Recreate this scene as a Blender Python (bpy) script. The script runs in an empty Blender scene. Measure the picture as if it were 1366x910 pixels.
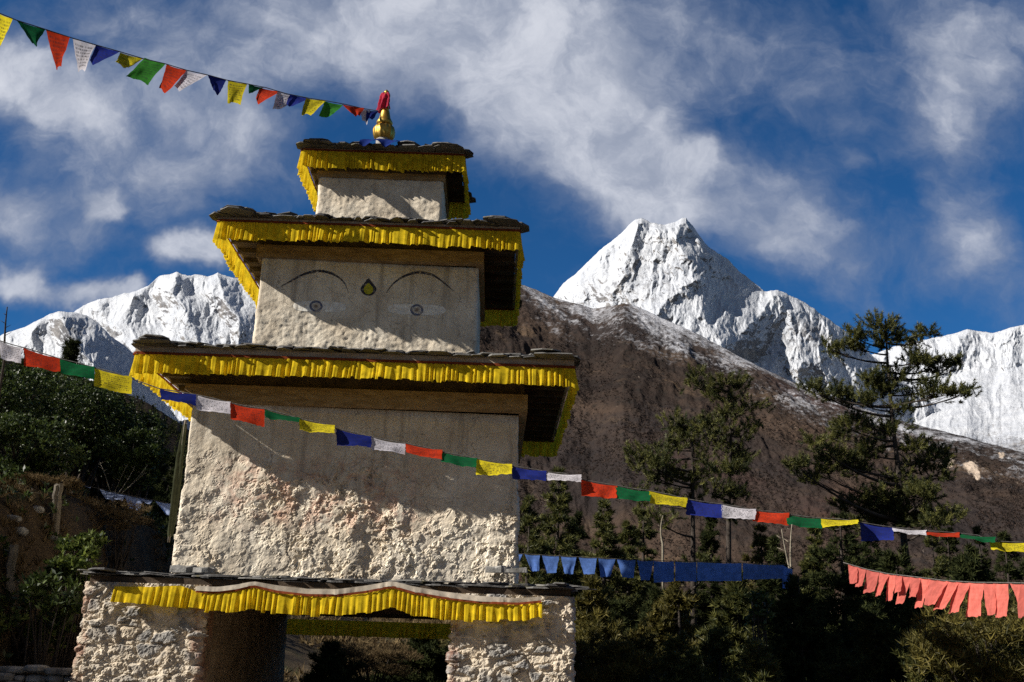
import bpy, math, random
import numpy as np
from mathutils import Vector

# ------------------------------------------------------------------ camera, sky, sun, exposure
S = bpy.context.scene
COL = S.collection
F, CX, CY = 1500.0, 683.0, 455.0


def _cam_matrix(vp=(655, 880), roll=2.0):
    v = np.array([(vp[0] - CX) / F, -(vp[1] - CY) / F, -1.0]); v /= np.linalg.norm(v)
    up = np.array([0, 1.0, 0]); z0 = up - up.dot(v) * v; z0 /= np.linalg.norm(z0)
    x0 = np.cross(v, z0); t = math.radians(roll)
    return np.array([math.cos(t) * x0 - math.sin(t) * z0, v, math.cos(t) * z0 + math.sin(t) * x0])


M = _cam_matrix()
CAM = np.array([0, -15.0, 1.6])


def P(x, y, Y):
    """world point seen at photo pixel (x, y) on the plane of depth Y"""
    d = M @ np.array([(x - CX) / F, -(y - CY) / F, -1.0])
    return CAM + d * ((Y - CAM[1]) / d[1])


def PX(pts):
    """photo pixel of world points"""
    q = (np.asarray(pts) - CAM) @ M
    return np.stack([CX - F * q[..., 0] / q[..., 2], CY + F * q[..., 1] / q[..., 2]], -1)


cd = bpy.data.cameras.new('camera'); cam = bpy.data.objects.new('camera', cd); COL.objects.link(cam)
cd.sensor_width = 36; cd.lens = F / 1366 * 36; cd.clip_start = 0.1; cd.clip_end = 60000
from mathutils import Matrix
mw = Matrix([list(M[0]) + [CAM[0]], list(M[1]) + [CAM[1]], list(M[2]) + [CAM[2]], [0, 0, 0, 1]])
cam.matrix_world = mw
S.camera = cam

SUN_EL, SUN_AZ = math.radians(31), math.radians(71)       # light travels to +x and +y
SUN_STRENGTH, SKY_STRENGTH, EXPOSURE = 5.0, 0.055, 0.56
LDIR = Vector((math.sin(SUN_AZ) * math.cos(SUN_EL), math.cos(SUN_AZ) * math.cos(SUN_EL), -math.sin(SUN_EL)))
sd = bpy.data.lights.new('sun', 'SUN'); sun = bpy.data.objects.new('sun', sd); COL.objects.link(sun)
sd.energy = SUN_STRENGTH; sd.angle = math.radians(0.5); sd.color = (1.0, 0.94, 0.85)
sun.rotation_euler = LDIR.to_track_quat('-Z', 'Y').to_euler()
S.view_settings.view_transform = 'Standard'; S.view_settings.look = 'None'
S.view_settings.gamma = 1; S.view_settings.use_curve_mapping = False
S.view_settings.exposure = EXPOSURE
S.render.engine = 'CYCLES'
S.cycles.use_denoising = False
S.cycles.max_bounces = 6; S.cycles.diffuse_bounces = 3; S.cycles.transparent_max_bounces = 6

W = bpy.data.worlds.new('World'); S.world = W; W.use_nodes = True


class NT:
    """tiny node-tree helper"""
    def __init__(s, t): s.t = t
    def n(s, typ, ins=None, **kw):
        nd = s.t.nodes.new(typ)
        for k, v in kw.items(): setattr(nd, k, v)
        for k, v in (ins or {}).items():
            so = nd.inputs[k]
            if hasattr(v, 'is_output'): s.t.links.new(v, so)
            elif isinstance(v, bpy.types.Node): s.t.links.new(v.outputs[0], so)
            else: so.default_value = v
        return nd
    def math(s, op, a, b=0.0, c=0.0, clamp=False):
        return s.n('ShaderNodeMath', {0: a, 1: b, 2: c}, operation=op, use_clamp=clamp).outputs[0]
    def mix(s, f, a, b, blend='MIX'):
        nd = s.n('ShaderNodeMix', data_type='RGBA', blend_type=blend)
        for so, v in ((nd.inputs[0], f), (nd.inputs[6], a), (nd.inputs[7], b)):
            if hasattr(v, 'is_output'): s.t.links.new(v, so)
            else: so.default_value = (v if not isinstance(v, tuple) or len(v) == 4 else (*v, 1))
        return nd.outputs[2]
    def noise(s, vec, scale, detail=4, rough=.55, dist=0.0, col=False):
        nd = s.n('ShaderNodeTexNoise', {'Vector': vec, 'Scale': scale, 'Detail': detail, 'Roughness': rough, 'Distortion': dist})
        return nd.outputs['Color' if col else 0]
    def ss(s, v, a, b, lo=0.0, hi=1.0):
        return s.n('ShaderNodeMapRange', {'Value': v, 'From Min': a, 'From Max': b, 'To Min': lo, 'To Max': hi}, interpolation_type='SMOOTHSTEP').outputs[0]
    def maprot(s, vec, loc=(0, 0, 0), rot=(0, 0, 0), scale=(1, 1, 1), vt='POINT'):
        return s.n('ShaderNodeMapping', {'Vector': vec, 'Location': loc, 'Rotation': rot, 'Scale': scale}, vector_type=vt).outputs[0]


def make_sky():
    t = NT(W.node_tree); W.node_tree.nodes.clear()
    out = t.n('ShaderNodeOutputWorld'); bg = t.n('ShaderNodeBackground', {'Strength': SKY_STRENGTH})
    W.node_tree.links.new(bg.outputs[0], out.inputs[0])
    sky = t.n('ShaderNodeTexSky', sky_type='NISHITA', sun_disc=False, sun_elevation=SUN_EL, altitude=3500.0,
              sun_rotation=math.atan2(-LDIR.x, -LDIR.y), air_density=1.0, dust_density=0.3, ozone_density=3.0).outputs[0]
    blue = t.mix(1.0, sky, (0.27, 0.79, 1.15), 'MULTIPLY')
    d = t.n('ShaderNodeTexCoord').outputs['Generated']
    sx = t.n('ShaderNodeSeparateXYZ', {0: d})
    yy = t.math('MAXIMUM', sx.outputs[1], 0.05)
    uv = t.n('ShaderNodeCombineXYZ', {0: t.math('DIVIDE', sx.outputs[0], yy), 1: t.math('DIVIDE', sx.outputs[2], yy)}).outputs[0]
    wrp = t.noise(uv, 9.0, 5, .6, 0, True)
    wrp = t.n('ShaderNodeVectorMath', {0: wrp, 1: (.5, .5, .5)}, operation='SUBTRACT').outputs[0]
    wrp = t.n('ShaderNodeVectorMath', {0: wrp, 'Scale': 0.075}, operation='SCALE').outputs[0]
    uvw = t.n('ShaderNodeVectorMath', {0: uv, 1: wrp}, operation='ADD').outputs[0]
    # bodies of cloud: centre (as a direction, given by where the photo shows it), half-axes, tilt, weight
    blobs = [  # the broad diagonal bank
        (590, -10, 320, 115, 22, .74), (700, 80, 240, 115, 34, .84), (795, 165, 175, 88, 44, .84), (846, 235, 100, 66, 46, 1.0), (862, 280, 46, 34, 30, .9), (905, 262, 60, 26, 30, .5), (935, 215, 45, 26, -20, .55),
        (670, 190, 130, 50, 45, .45), (930, 30, 220, 90, 20, .55), (645, 215, 55, 40, 50, .45), (1010, 240, 80, 60, 60, .38), (480, 90, 120, 60, 30, .35),
        # upper left veil and puffs
        (230, 0, 360, 95, 5, .45), (330, 75, 230, 75, 12, .44), (235, 180, 120, 80, 42, .78), (50, 130, 95, 55, 20, 1.05), (5, 85, 80, 45, 30, .6), (130, 110, 180, 80, 15, .35),
        (150, 235, 150, 45, 10, .5), (12, 265, 60, 36, 10, .72), (140, 277, 22, 22, 60, 1.2), (262, 326, 52, 20, -6, 1.7), (215, 350, 25, 18, 60, .5), (32, 377, 32, 24, 15, 1.35),
        (112, 399, 48, 18, 0, 1.35), (172, 394, 24, 13, 0, 1.2), (60, 300, 150, 40, 12, .35), (180, 300, 120, 50, 20, .3), (370, 200, 110, 60, 50, .5), (60, 330, 90, 40, 10, .3),
        # right veil and streaks
        (1250, 60, 140, 70, 75, .48), (1330, 130, 130, 90, 80, .66), (1275, 240, 130, 45, 78, .45), (1090, 245, 70, 44, 30, .5), (1150, 215, 24, 16, 30, .45),
        (1080, 110, 160, 80, 30, .36), (1366, 20, 160, 70, 10, .55), (1080, 320, 130, 60, 40, .42), (1230, 350, 200, 60, 15, .34), (1000, 300, 90, 50, 50, .4), (1320, 330, 120, 60, 60, .38)]
    tot = None
    for (x, y, a, b, ang, w) in blobs:
        c = P(x, y, 0) - CAM
        mp = t.maprot(uvw, (c[0] / c[1], c[2] / c[1], 0), (0, 0, math.radians(-ang)), (a / F * 1.4, b / F * 1.45, 1), 'TEXTURE')
        ln = t.n('ShaderNodeVectorMath', {0: mp}, operation='LENGTH').outputs['Value']
        v = t.ss(ln, 0.0, 1.35, w, 0.0)
        tot = v if tot is None else t.math('ADD', tot, v)
    st = t.maprot(uvw, (0, 0, 0), (0, 0, math.radians(38)), (1.0, 1.3, 1.0))
    n1 = t.noise(st, 7.0, 9, .6, .6)
    n2 = t.noise(uvw, 26.0, 6, .6, .3)
    val = t.math('ADD', tot, t.math('ADD', t.math('MULTIPLY', t.math('SUBTRACT', n1, .5), 1.55), t.math('MULTIPLY', t.math('SUBTRACT', n2, .5), .75)))
    cl = t.ss(val, .0, 1.35)
    core = t.ss(val, .35, 1.6)
    tex = t.ss(t.noise(uvw, 13.0, 8, .62, .4), .3, .72)
    ccol = t.mix(t.math('MULTIPLY', core, t.math('ADD', t.math('MULTIPLY', tex, .75), .25)), (2.7, 3.3, 4.7, 1), (8.6, 8.9, 9.8, 1))
    fin = t.mix(t.math('MULTIPLY', cl, .93), blue, ccol)
    over = t.ss(t.noise(d, 2.2, 7, .6, .4), .36, .56)                       # broken cloud added out of view behind the viewer, to warm the shaded walls
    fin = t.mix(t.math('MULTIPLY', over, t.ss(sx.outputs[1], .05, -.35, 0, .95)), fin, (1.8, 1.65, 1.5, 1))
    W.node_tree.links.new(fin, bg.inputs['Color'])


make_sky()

# ------------------------------------------------------------------ numeric noise


def _h(*ii, seed=0):
    h = np.full(np.shape(ii[0]), (seed * 0x9E3779B1 + 0x7F4A7C15) & 0xFFFFFFFF, dtype=np.uint32)
    for k, i in enumerate(ii):
        h ^= (i.astype(np.int64) & 0xFFFFFFFF).astype(np.uint32) * np.uint32([0x85EBCA6B, 0xC2B2AE35, 0x27D4EB2F][k])
        h ^= h >> np.uint32(15); h *= np.uint32(0x2C1B3C6D); h ^= h >> np.uint32(12)
    h *= np.uint32(0x297A2D39); h ^= h >> np.uint32(15)
    return h


def _u(h): return h.astype(np.float64) / 4294967296.0


def pn2(x, y, seed=0):
    xi, yi = np.floor(x), np.floor(y); fx, fy = x - xi, y - yi
    u, v = fx**3 * (fx * (fx * 6 - 15) + 10), fy**3 * (fy * (fy * 6 - 15) + 10)
    def g(a, b):
        an = _u(_h(xi + a, yi + b, seed=seed)) * 6.283185
        return np.cos(an) * (fx - a) + np.sin(an) * (fy - b)
    a0 = g(0, 0); a1 = g(1, 0); b0 = g(0, 1); b1 = g(1, 1)
    return 1.5 * ((a0 + (a1 - a0) * u) * (1 - v) + (b0 + (b1 - b0) * u) * v)


def pn3(x, y, z, seed=0):
    xi, yi, zi = np.floor(x), np.floor(y), np.floor(z); fx, fy, fz = x - xi, y - yi, z - zi
    f = lambda t: t**3 * (t * (t * 6 - 15) + 10)
    u, v, w = f(fx), f(fy), f(fz); r = 0
    for a in (0, 1):
        for b in (0, 1):
            for c in (0, 1):
                h = _h(xi + a, yi + b, zi + c, seed=seed)
                an = _u(h) * 6.283185; zz = _u(h * np.uint32(747796405)) * 2 - 1; rr = np.sqrt(1 - zz * zz)
                d = rr * np.cos(an) * (fx - a) + rr * np.sin(an) * (fy - b) + zz * (fz - c)
                r = r + d * (u if a else 1 - u) * (v if b else 1 - v) * (w if c else 1 - w)
    return 1.5 * r


def fbm2(x, y, oct=5, seed=0, rough=.5, ridged=False):
    r, a, tot = 0, 1.0, 0
    for k in range(oct):
        n = pn2(x * 2.03**k + 17.3 * k, y * 2.03**k - 9.1 * k, seed + k)
        if ridged: n = 1 - 2 * np.abs(n)
        r = r + n * a; tot += a; a *= rough
    return r / tot


def fbm3(p, f, oct=4, seed=0, rough=.5, ridged=False):
    r, a, tot = 0, 1.0, 0
    for k in range(oct):
        q = p * (f * 2.03**k) + 13.7 * k
        n = pn3(q[..., 0], q[..., 1], q[..., 2], seed + k)
        if ridged: n = 1 - 2 * np.abs(n)
        r = r + n * a; tot += a; a *= rough
    return r / tot


def worley3(p, seed=0):
    """distances to nearest and second nearest feature point and the id hash of the nearest"""
    pi = np.floor(p); best = np.full(p.shape[:-1], 9.0); sec = best.copy(); idh = np.zeros(p.shape[:-1])
    for a in (-1, 0, 1):
        for b in (-1, 0, 1):
            for c in (-1, 0, 1):
                q = pi + np.array([a, b, c]); h = _h(q[..., 0], q[..., 1], q[..., 2], seed=seed)
                o = np.stack([_u(h), _u(h * np.uint32(747796405) + np.uint32(77)), _u(h * np.uint32(277803737) + np.uint32(5))], -1) * .9 + .05
                d = np.sqrt((((q + o) - p)**2).sum(-1)); m = d < best
                sec = np.where(m, best, np.minimum(sec, d)); idh = np.where(m, _u(h * np.uint32(2654435761) + np.uint32(3)), idh); best = np.where(m, d, best)
    return best, sec, idh


def sstep(a, b, x):
    t = np.clip((x - a) / (b - a), 0, 1); return t * t * (3 - 2 * t)


# ------------------------------------------------------------------ objects


def tag(o, label=None, cat=None, group=None, kind=None):
    for k, v in (('label', label), ('category', cat), ('group', group), ('kind', kind)):
        if v: o[k] = v
    return o


def empty(name, loc, label, cat, group=None):
    o = bpy.data.objects.new(name, None); COL.objects.link(o); o.location = [float(v) for v in loc]; o.empty_display_size = .3
    return tag(o, label, cat, group)


def mesh(name, verts, faces, m, parent=None, loc=None, smooth=True, attrs=None, uv=None, label=None):
    """verts in world space; faces one (n,k) array or a list of them; origin at loc (or at the parent's)"""
    v = np.asarray(verts, dtype=np.float64).reshape(-1, 3)
    if parent is not None:
        p = parent; o0 = np.zeros(3)
        while p is not None: o0 = o0 + np.array(p.location); p = p.parent
        v = v - o0
    elif loc is not None: v = v - np.asarray(loc)
    if isinstance(faces, np.ndarray): faces = [faces]
    faces = [np.asarray(f, dtype=np.int32) for f in faces if len(f)]
    me = bpy.data.meshes.new(name)
    me.vertices.add(len(v)); me.vertices.foreach_set('co', v.astype(np.float32).ravel())
    nl = sum(f.size for f in faces); npoly = sum(len(f) for f in faces)
    me.loops.add(nl); me.loops.foreach_set('vertex_index', np.concatenate([f.ravel() for f in faces]))
    me.polygons.add(npoly)
    st = []; k = 0
    for f in faces:
        st.append(k + np.arange(len(f)) * f.shape[1]); k += f.size
    me.polygons.foreach_set('loop_start', np.concatenate(st).astype(np.int32))
    me.update(calc_edges=True); me.validate()
    me.polygons.foreach_set('use_smooth', np.full(len(me.polygons), bool(smooth)))
    for an, av in (attrs or {}).items():
        a = me.attributes.new(an, 'FLOAT', 'POINT'); a.data.foreach_set('value', np.asarray(av, dtype=np.float32).ravel())
    if uv is not None:
        vi = np.empty(len(me.loops), dtype=np.int32); me.loops.foreach_get('vertex_index', vi)
        ul = me.uv_layers.new(name='UVMap'); ul.data.foreach_set('uv', np.asarray(uv, dtype=np.float32).reshape(-1, 2)[vi].ravel())
    me.materials.append(m)
    o = bpy.data.objects.new(name, me); COL.objects.link(o)
    if parent is not None: o.parent = parent
    elif loc is not None: o.location = [float(c) for c in loc]
    if label: o['label'] = label
    return o


def gridf(nu, nv, closed=False):
    """quads of a grid whose vertex (i,j) has index i*nv+j"""
    i = np.arange(nu if closed else nu - 1)[:, None]; j = np.arange(nv - 1)[None]; i2 = (i + 1) % nu
    return np.stack([i * nv + j, i2 * nv + j, i2 * nv + j + 1, i * nv + j + 1], -1).reshape(-1, 4)


class MB:
    """collects pieces of ONE mesh"""
    def __init__(s): s.v = []; s.q = []; s.t = []; s.n = 0; s.a = []
    def add(s, v, q=None, t=None, a=0.0):
        v = np.asarray(v, dtype=float).reshape(-1, 3)
        if q is not None and len(q): s.q.append(np.asarray(q) + s.n)
        if t is not None and len(t): s.t.append(np.asarray(t) + s.n)
        s.v.append(v); s.n += len(v); s.a.append(np.broadcast_to(a, (len(v),)))
    def box(s, x0, x1, y0, y1, z0, z1, a=0.0):
        v = [(x, y, z) for x in (x0, x1) for y in (y0, y1) for z in (z0, z1)]
        s.add(v, [(0, 1, 3, 2), (4, 6, 7, 5), (0, 4, 5, 1), (2, 3, 7, 6), (0, 2, 6, 4), (1, 5, 7, 3)], a=a)
    def tube(s, pts, rad, n=7, a=0.0):
        pts = np.asarray(pts, dtype=float); rad = np.broadcast_to(rad, (len(pts),))
        d = np.gradient(pts, axis=0); d /= np.linalg.norm(d, axis=1)[:, None] + 1e-9
        ref = np.where(np.abs(d[:, 2:3]) > .9, [[1.0, 0, 0]], [[0, 0, 1.0]])
        u = np.cross(d, ref); u /= np.linalg.norm(u, axis=1)[:, None] + 1e-9; w = np.cross(d, u)
        an = np.linspace(0, 2 * math.pi, n, endpoint=False)
        v = pts[:, None] + rad[:, None, None] * (u[:, None] * np.cos(an)[None, :, None] + w[:, None] * np.sin(an)[None, :, None])
        k = len(pts); i = np.arange(k - 1)[:, None]; j = np.arange(n)[None]; j2 = (j + 1) % n
        q = np.stack([i * n + j, i * n + j2, (i + 1) * n + j2, (i + 1) * n + j], -1).reshape(-1, 4)
        v = np.concatenate([v.reshape(-1, 3), pts[:1], pts[-1:]])
        c0, c1 = k * n, k * n + 1; jj = np.arange(n); jn = (jj + 1) % n
        t = np.concatenate([np.stack([jn, jj, np.full(n, c0)], -1), np.stack([(k - 1) * n + jj, (k - 1) * n + jn, np.full(n, c1)], -1)])
        s.add(v, q, t, a)
    def slab(s, c, ax, ay, az, hw, hd, th, rng, sides=8, a=0.0):
        """irregular flat stone slab, centre c, axes ax (width) ay (depth) az (up)"""
        an = np.linspace(0, 2 * math.pi, sides, endpoint=False) + rng.uniform(-.25, .25, sides) + .39
        ca, sa = np.cos(an), np.sin(an); sq = 1 / np.maximum(np.abs(ca), np.abs(sa))
        r = sq * rng.uniform(.78, 1.06, sides)
        ring = c + (hw * ca * r)[:, None] * ax + (hd * sa * r)[:, None] * ay
        tk = th * rng.uniform(.6, 1.2, sides)[:, None]
        bot = ring + (rng.uniform(-.02, .02, (sides, 1)) * hw) * ax
        top = ring * .97 + c * .03 + tk * az
        v = np.concatenate([bot, top, [c], [c + th * az]]); j = np.arange(sides); jn = (j + 1) % sides
        s.add(v, np.stack([j, jn, sides + jn, sides + j], -1),
              np.concatenate([np.stack([jn, j, np.full(sides, 2 * sides)], -1), np.stack([sides + j, sides + jn, np.full(sides, 2 * sides + 1)], -1)]), a)
    def build(s, name, m, parent=None, loc=None, smooth=False, attr=None, label=None):
        v = np.concatenate(s.v); f = []
        if s.q: f.append(np.concatenate(s.q))
        if s.t: f.append(np.concatenate(s.t))
        return mesh(name, v, f, m, parent, loc, smooth, {attr: np.concatenate(s.a)} if attr else None, label=label)


# ------------------------------------------------------------------ materials


def new_mat(name):
    m = bpy.data.materials.new(name); m.use_nodes = True; m.node_tree.nodes.clear()
    t = NT(m.node_tree); out = t.n('ShaderNodeOutputMaterial')
    return m, t, out


def surf(t, out, col, rough=.9, bump=None, bstr=.3, bdist=.02, metal=0.0, spec=.2):
    b = t.n('ShaderNodeBsdfPrincipled', {'Roughness': rough, 'Metallic': metal, 'Specular IOR Level': spec})
    if hasattr(col, 'is_output'): t.t.links.new(col, b.inputs['Base Color'])
    else: b.inputs['Base Color'].default_value = (*col, 1)
    if bump is not None:
        bn = t.n('ShaderNodeBump', {'Height': bump, 'Strength': bstr, 'Distance': bdist})
        t.t.links.new(bn.outputs[0], b.inputs['Normal'])
    t.t.links.new(b.outputs[0], out.inputs[0]); return b


def geo(t): return t.n('ShaderNodeNewGeometry').outputs['Position']
def att(t, n): return t.n('ShaderNodeAttribute', attribute_name=n).outputs['Fac']


def simple(name, c1, c2, scale=6, rough=.9, bump=.3, bscale=30, bdist=.02, stretch=(1, 1, 1), metal=0.0, spec=.2):
    m, t, out = new_mat(name); p = t.maprot(geo(t), scale=stretch)
    n = t.noise(p, scale, 6, .6); col = t.mix(t.ss(n, .3, .7), c1, c2)
    surf(t, out, col, rough, t.noise(p, bscale, 6, .65), bump, bdist, metal, spec); return m


def plaster_mat():
    m, t, out = new_mat('lime_plaster'); p = geo(t)
    base = t.mix(t.ss(t.noise(p, 1.6, 6, .6), .3, .7), (.62, .53, .405), (.80, .73, .605))
    base = t.mix(t.ss(t.noise(p, 9, 6, .7), .52, .75, 0, .55), base, (.47, .40, .31))
    base = t.mix(t.math('MULTIPLY', att(t, 'stain'), t.ss(t.noise(p, 5.5, 7, .7), .45, .62)), base, (.55, .27, .185))
    cr = t.n('ShaderNodeTexVoronoi', {'Vector': t.mix(.25, p, t.noise(p, 4, 3, .5, 0, True)), 'Scale': 3.0}, feature='DISTANCE_TO_EDGE').outputs[0]
    base = t.mix(t.ss(cr, .0, .014, .7, 0), base, (.24, .2, .16))
    drip = t.noise(t.maprot(p, scale=(6, 6, .45)), 1.0, 7, .65)
    base = t.mix(t.ss(drip, .48, .68, 0, .7), base, (.31, .265, .21))
    base = t.mix(t.ss(t.noise(p, 3.3, 8, .72), .52, .62, 0, .5), base, (.50, .43, .34))
    base = t.mix(t.ss(t.noise(p, 22, 5, .7), .6, .68, 0, .6), base, (.34, .29, .23))
    surf(t, out, base, .95, t.noise(p, 24, 10, .72), .65, .018); return m


def rubble_mat():
    m, t, out = new_mat('rubble_masonry'); p = geo(t)
    plas = t.mix(t.ss(t.noise(p, 2.5, 6, .6), .3, .7), (.52, .435, .325), (.74, .65, .52))
    st = t.mix(t.ss(t.noise(p, 14, 6, .7), .3, .7), (.17, .165, .16), (.42, .40, .37))
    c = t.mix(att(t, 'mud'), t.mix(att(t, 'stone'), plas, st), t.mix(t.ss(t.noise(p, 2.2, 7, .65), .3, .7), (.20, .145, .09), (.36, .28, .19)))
    c = t.mix(t.math('MULTIPLY', att(t, 'red'), t.ss(t.noise(p, 4, 7, .7), .42, .60, 0, .7)), c, (.30, .135, .085))
    surf(t, out, c, .95, t.noise(p, 26, 10, .75), 1.0, .025); return m


def slate_mat():
    m, t, out = new_mat('roof_slate'); p = geo(t)
    c = t.mix(att(t, 'tint'), (.045, .044, .046), (.17, .165, .155))
    c = t.mix(t.ss(t.noise(p, 18, 6, .7), .5, .72, 0, .7), c, (.30, .29, .27))
    c = t.mix(t.ss(t.noise(p, 5, 5, .65), .56, .7, 0, .8), c, (.10, .085, .03))
    surf(t, out, c, .8, t.noise(t.maprot(p, scale=(1, 1, 5)), 22, 7, .7), .7, .02, spec=.35); return m


def cloth(name, col, trans=.45, prnt=None, var=.25, dark=None):
    m, t, out = new_mat(name); p = geo(t)
    n = t.ss(t.noise(p, 9, 5, .6), .3, .7)
    c = t.mix(n, tuple(v * (1 - var) for v in col), tuple(min(1, v * (1 + var * .5)) for v in col))
    wv = t.noise(p, 160, 3, .6)
    if prnt: c = t.mix(1.0, c, t.mix(t.n('ShaderNodeObjectInfo').outputs['Random'], (.72, .72, .74), (1.12, 1.1, 1.06)), 'MULTIPLY')   # some pieces are more faded than others
    if prnt: wv = t.math('ADD', t.math('MULTIPLY', wv, .3), t.math('MULTIPLY', t.noise(t.maprot(p, scale=(1, 1, .4)), 22, 4, .6), 5.0))
    if prnt:
        uv = t.n('ShaderNodeUVMap').outputs[0]; s = t.n('ShaderNodeSeparateXYZ', {0: uv})
        u, v = s.outputs[0], s.outputs[1]
        ob = t.n('ShaderNodeObjectInfo').outputs['Random']
        rows = t.math('FRACT', t.math('MULTIPLY', v, 9.0))
        line = t.math('MULTIPLY', t.ss(rows, .15, .3), t.ss(rows, .75, .9, 1, 0))
        cell = t.n('ShaderNodeCombineXYZ', {0: t.math('MULTIPLY', u, 30.0), 1: t.math('MULTIPLY', t.math('FLOOR', t.math('MULTIPLY', v, 9.0)), 3.7), 2: t.math('MULTIPLY', ob, 50.0)}).outputs[0]
        gl = t.ss(t.noise(cell, 1.3, 3, .7), .46, .56)
        mg = t.math('MULTIPLY', t.math('MULTIPLY', t.ss(u, .06, .1), t.ss(u, .9, .94, 1, 0)), t.math('MULTIPLY', t.ss(v, .08, .12), t.ss(v, .86, .9, 1, 0)))
        k = t.math('MULTIPLY', t.math('MULTIPLY', line, gl), mg)
        c = t.mix(t.math('MULTIPLY', k, prnt), c, dark or (.03, .03, .035))
    d = t.n('ShaderNodeBsdfDiffuse', {'Color': c, 'Roughness': .5}); tr = t.n('ShaderNodeBsdfTranslucent', {'Color': c})
    bn = t.n('ShaderNodeBump', {'Height': wv, 'Strength': .15, 'Distance': .004})
    t.t.links.new(bn.outputs[0], d.inputs['Normal'])
    mx = t.n('ShaderNodeMixShader', {0: trans, 1: d.outputs[0], 2: tr.outputs[0]})
    t.t.links.new(mx.outputs[0], out.inputs[0]); return m


def leaf_mat(name, c1, c2, trans=.25, rough=.55, spec=.25):
    m, t, out = new_mat(name)
    c = t.mix(att(t, 'tint'), c1, c2)
    b = t.n('ShaderNodeBsdfPrincipled', {'Roughness': rough, 'Specular IOR Level': spec, 'Base Color': c})
    tr = t.n('ShaderNodeBsdfTranslucent', {'Color': c})
    mx = t.n('ShaderNodeMixShader', {0: trans, 1: b.outputs[0], 2: tr.outputs[0]})
    t.t.links.new(mx.outputs[0], out.inputs[0]); return m


MT = dict(
    plaster=plaster_mat(), rubble=rubble_mat(), slate=slate_mat(),
    beam=simple('ochre_timber', (.23, .15, .07), (.37, .26, .14), 5, .85, .5, 20, .02, (1, 1, 4)),
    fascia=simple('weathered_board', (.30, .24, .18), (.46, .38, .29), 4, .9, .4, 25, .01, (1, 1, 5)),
    soffit=simple('dark_planks', (.045, .032, .022), (.11, .08, .055), 4, .9, .5, 18, .02),  # dark brown boards, one tone for soffit, frieze, lintel and ceiling
    redband=cloth('russet_band_cloth', (.24, .06, .025), .1), hem=cloth('cream_hem_cloth', (.62, .55, .45), .15),
    yellow=cloth('yellow_cloth', (.88, .65, .03), .42, var=.3), orange=cloth('marigold_cloth', (.9, .42, .008), .42, var=.2),
    gold=simple('gilt_copper', (.40, .24, .04), (.62, .41, .10), 12, .45, .25, 30, .01, metal=1.0),
    white=simple('whitewash', (.6, .57, .5), (.78, .75, .7), 8, .9, .3, 40, .01),
    cord=simple('cord_fibre', (.06, .055, .05), (.15, .14, .13), 40, .9, .2, 200, .002),
    scarf=cloth('crimson_scarf_cloth', (.58, .055, .10), .3),
    fl_blue=cloth('flag_blue', (.022, .035, .24), .4, .55), fl_white=cloth('flag_white', (.72, .70, .76), .4, .8),
    fl_red=cloth('flag_red', (.62, .055, .02), .4, .6), fl_green=cloth('flag_green', (.012, .14, .05), .4, .6), fl_yellow=cloth('flag_yellow', (.78, .66, .03), .42, .75),
    fl_sky=cloth('flag_sky_blue', (.17, .32, .78), .5, .2), fl_salmon=cloth('flag_salmon', (.70, .18, .145), .35, .2, dark=(.4, .08, .06)),
    fl_pale=cloth('flag_pale_blue', (.5, .6, .88), .5, .2), fl_grass=cloth('flag_grass_green', (.05, .24, .035), .42, .5),
    bark=simple('fir_bark', (.028, .022, .018), (.075, .062, .052), 3, .95, .8, 20, .05),
    palebark=simple('pale_bark', (.17, .15, .11), (.34, .30, .23), 4, .9, .6, 25, .03),
    fir=leaf_mat('fir_needles', (.022, .032, .010), (.17, .165, .045), .28),
    firdark=leaf_mat('dark_fir_needles', (.012, .018, .008), (.075, .085, .028), .22, .8, .06),
    olive=leaf_mat('olive_needles', (.045, .045, .012), (.20, .165, .04), .3),
    shrub=leaf_mat('broad_leaves', (.018, .032, .008), (.085, .12, .025), .28, .45, .4),
    lime=leaf_mat('young_green_leaves', (.03, .05, .012), (.16, .20, .04), .35, .5, .3),
    dry=leaf_mat('dry_twig_leaves', (.09, .06, .03), (.22, .16, .08), .3, .8, .1),
    scrub=leaf_mat('heath_scrub', (.026, .022, .020), (.075, .052, .042), .1, .9, .05),
    wood=simple('grey_post_wood', (.07, .06, .048), (.21, .18, .14), 3, .9, .7, 20, .02, (4, 4, .7)),
    stone=simple('grey_field_stone', (.13, .125, .115), (.36, .35, .33), 5, .9, .5, 25, .03),
    banner=cloth('faded_green_banner', (.055, .06, .035), .1),
    bluecloth=cloth('royal_blue_cloth', (.018, .035, .17), .1),
)

# ------------------------------------------------------------------ the setting: ground, hillside, mountains


def gz(x, y):
    x = np.asarray(x, dtype=float); y = np.asarray(y, dtype=float)
    s = (-x - 4.2) * .8 + (y + 3) * .45
    bank = 4.2 * sstep(.6, 6.5, s) * sstep(0, 1.9, -x - 5.75 + .25 * pn2(x * .8, y * .8, 3)) * sstep(27, 15, y)
    up = .38 * np.clip(-x - 9, 0, 60) * sstep(-4, 6, y)
    back = .088 * np.clip(y - 26, 0, 90) * sstep(26, 50, y)
    drop = -14 * sstep(95, 220, y) * sstep(-80, -30, x) - 3.0 * sstep(4, 26, x) * sstep(0, 14, y)
    near = np.exp(-((np.hypot(x, y) / 160)**2))
    return bank + up + back + drop + near * (.16 * fbm2(x * .35, y * .35, 4, 5) + .05 * fbm2(x * 2.2, y * 2.2, 3, 8) * sstep(5.6, 7, -x))


def axis(lo, hi, mid, step, grow=1.13):
    out = [mid]; s = step; v = mid
    while v < hi:
        v += s; out.append(v); s *= (grow if v > mid + 16 else 1)
    s = step; v = mid
    while v > lo:
        v -= s; out.append(v); s *= (grow if v < mid - 16 else 1)
    return np.array(sorted(out))


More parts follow.
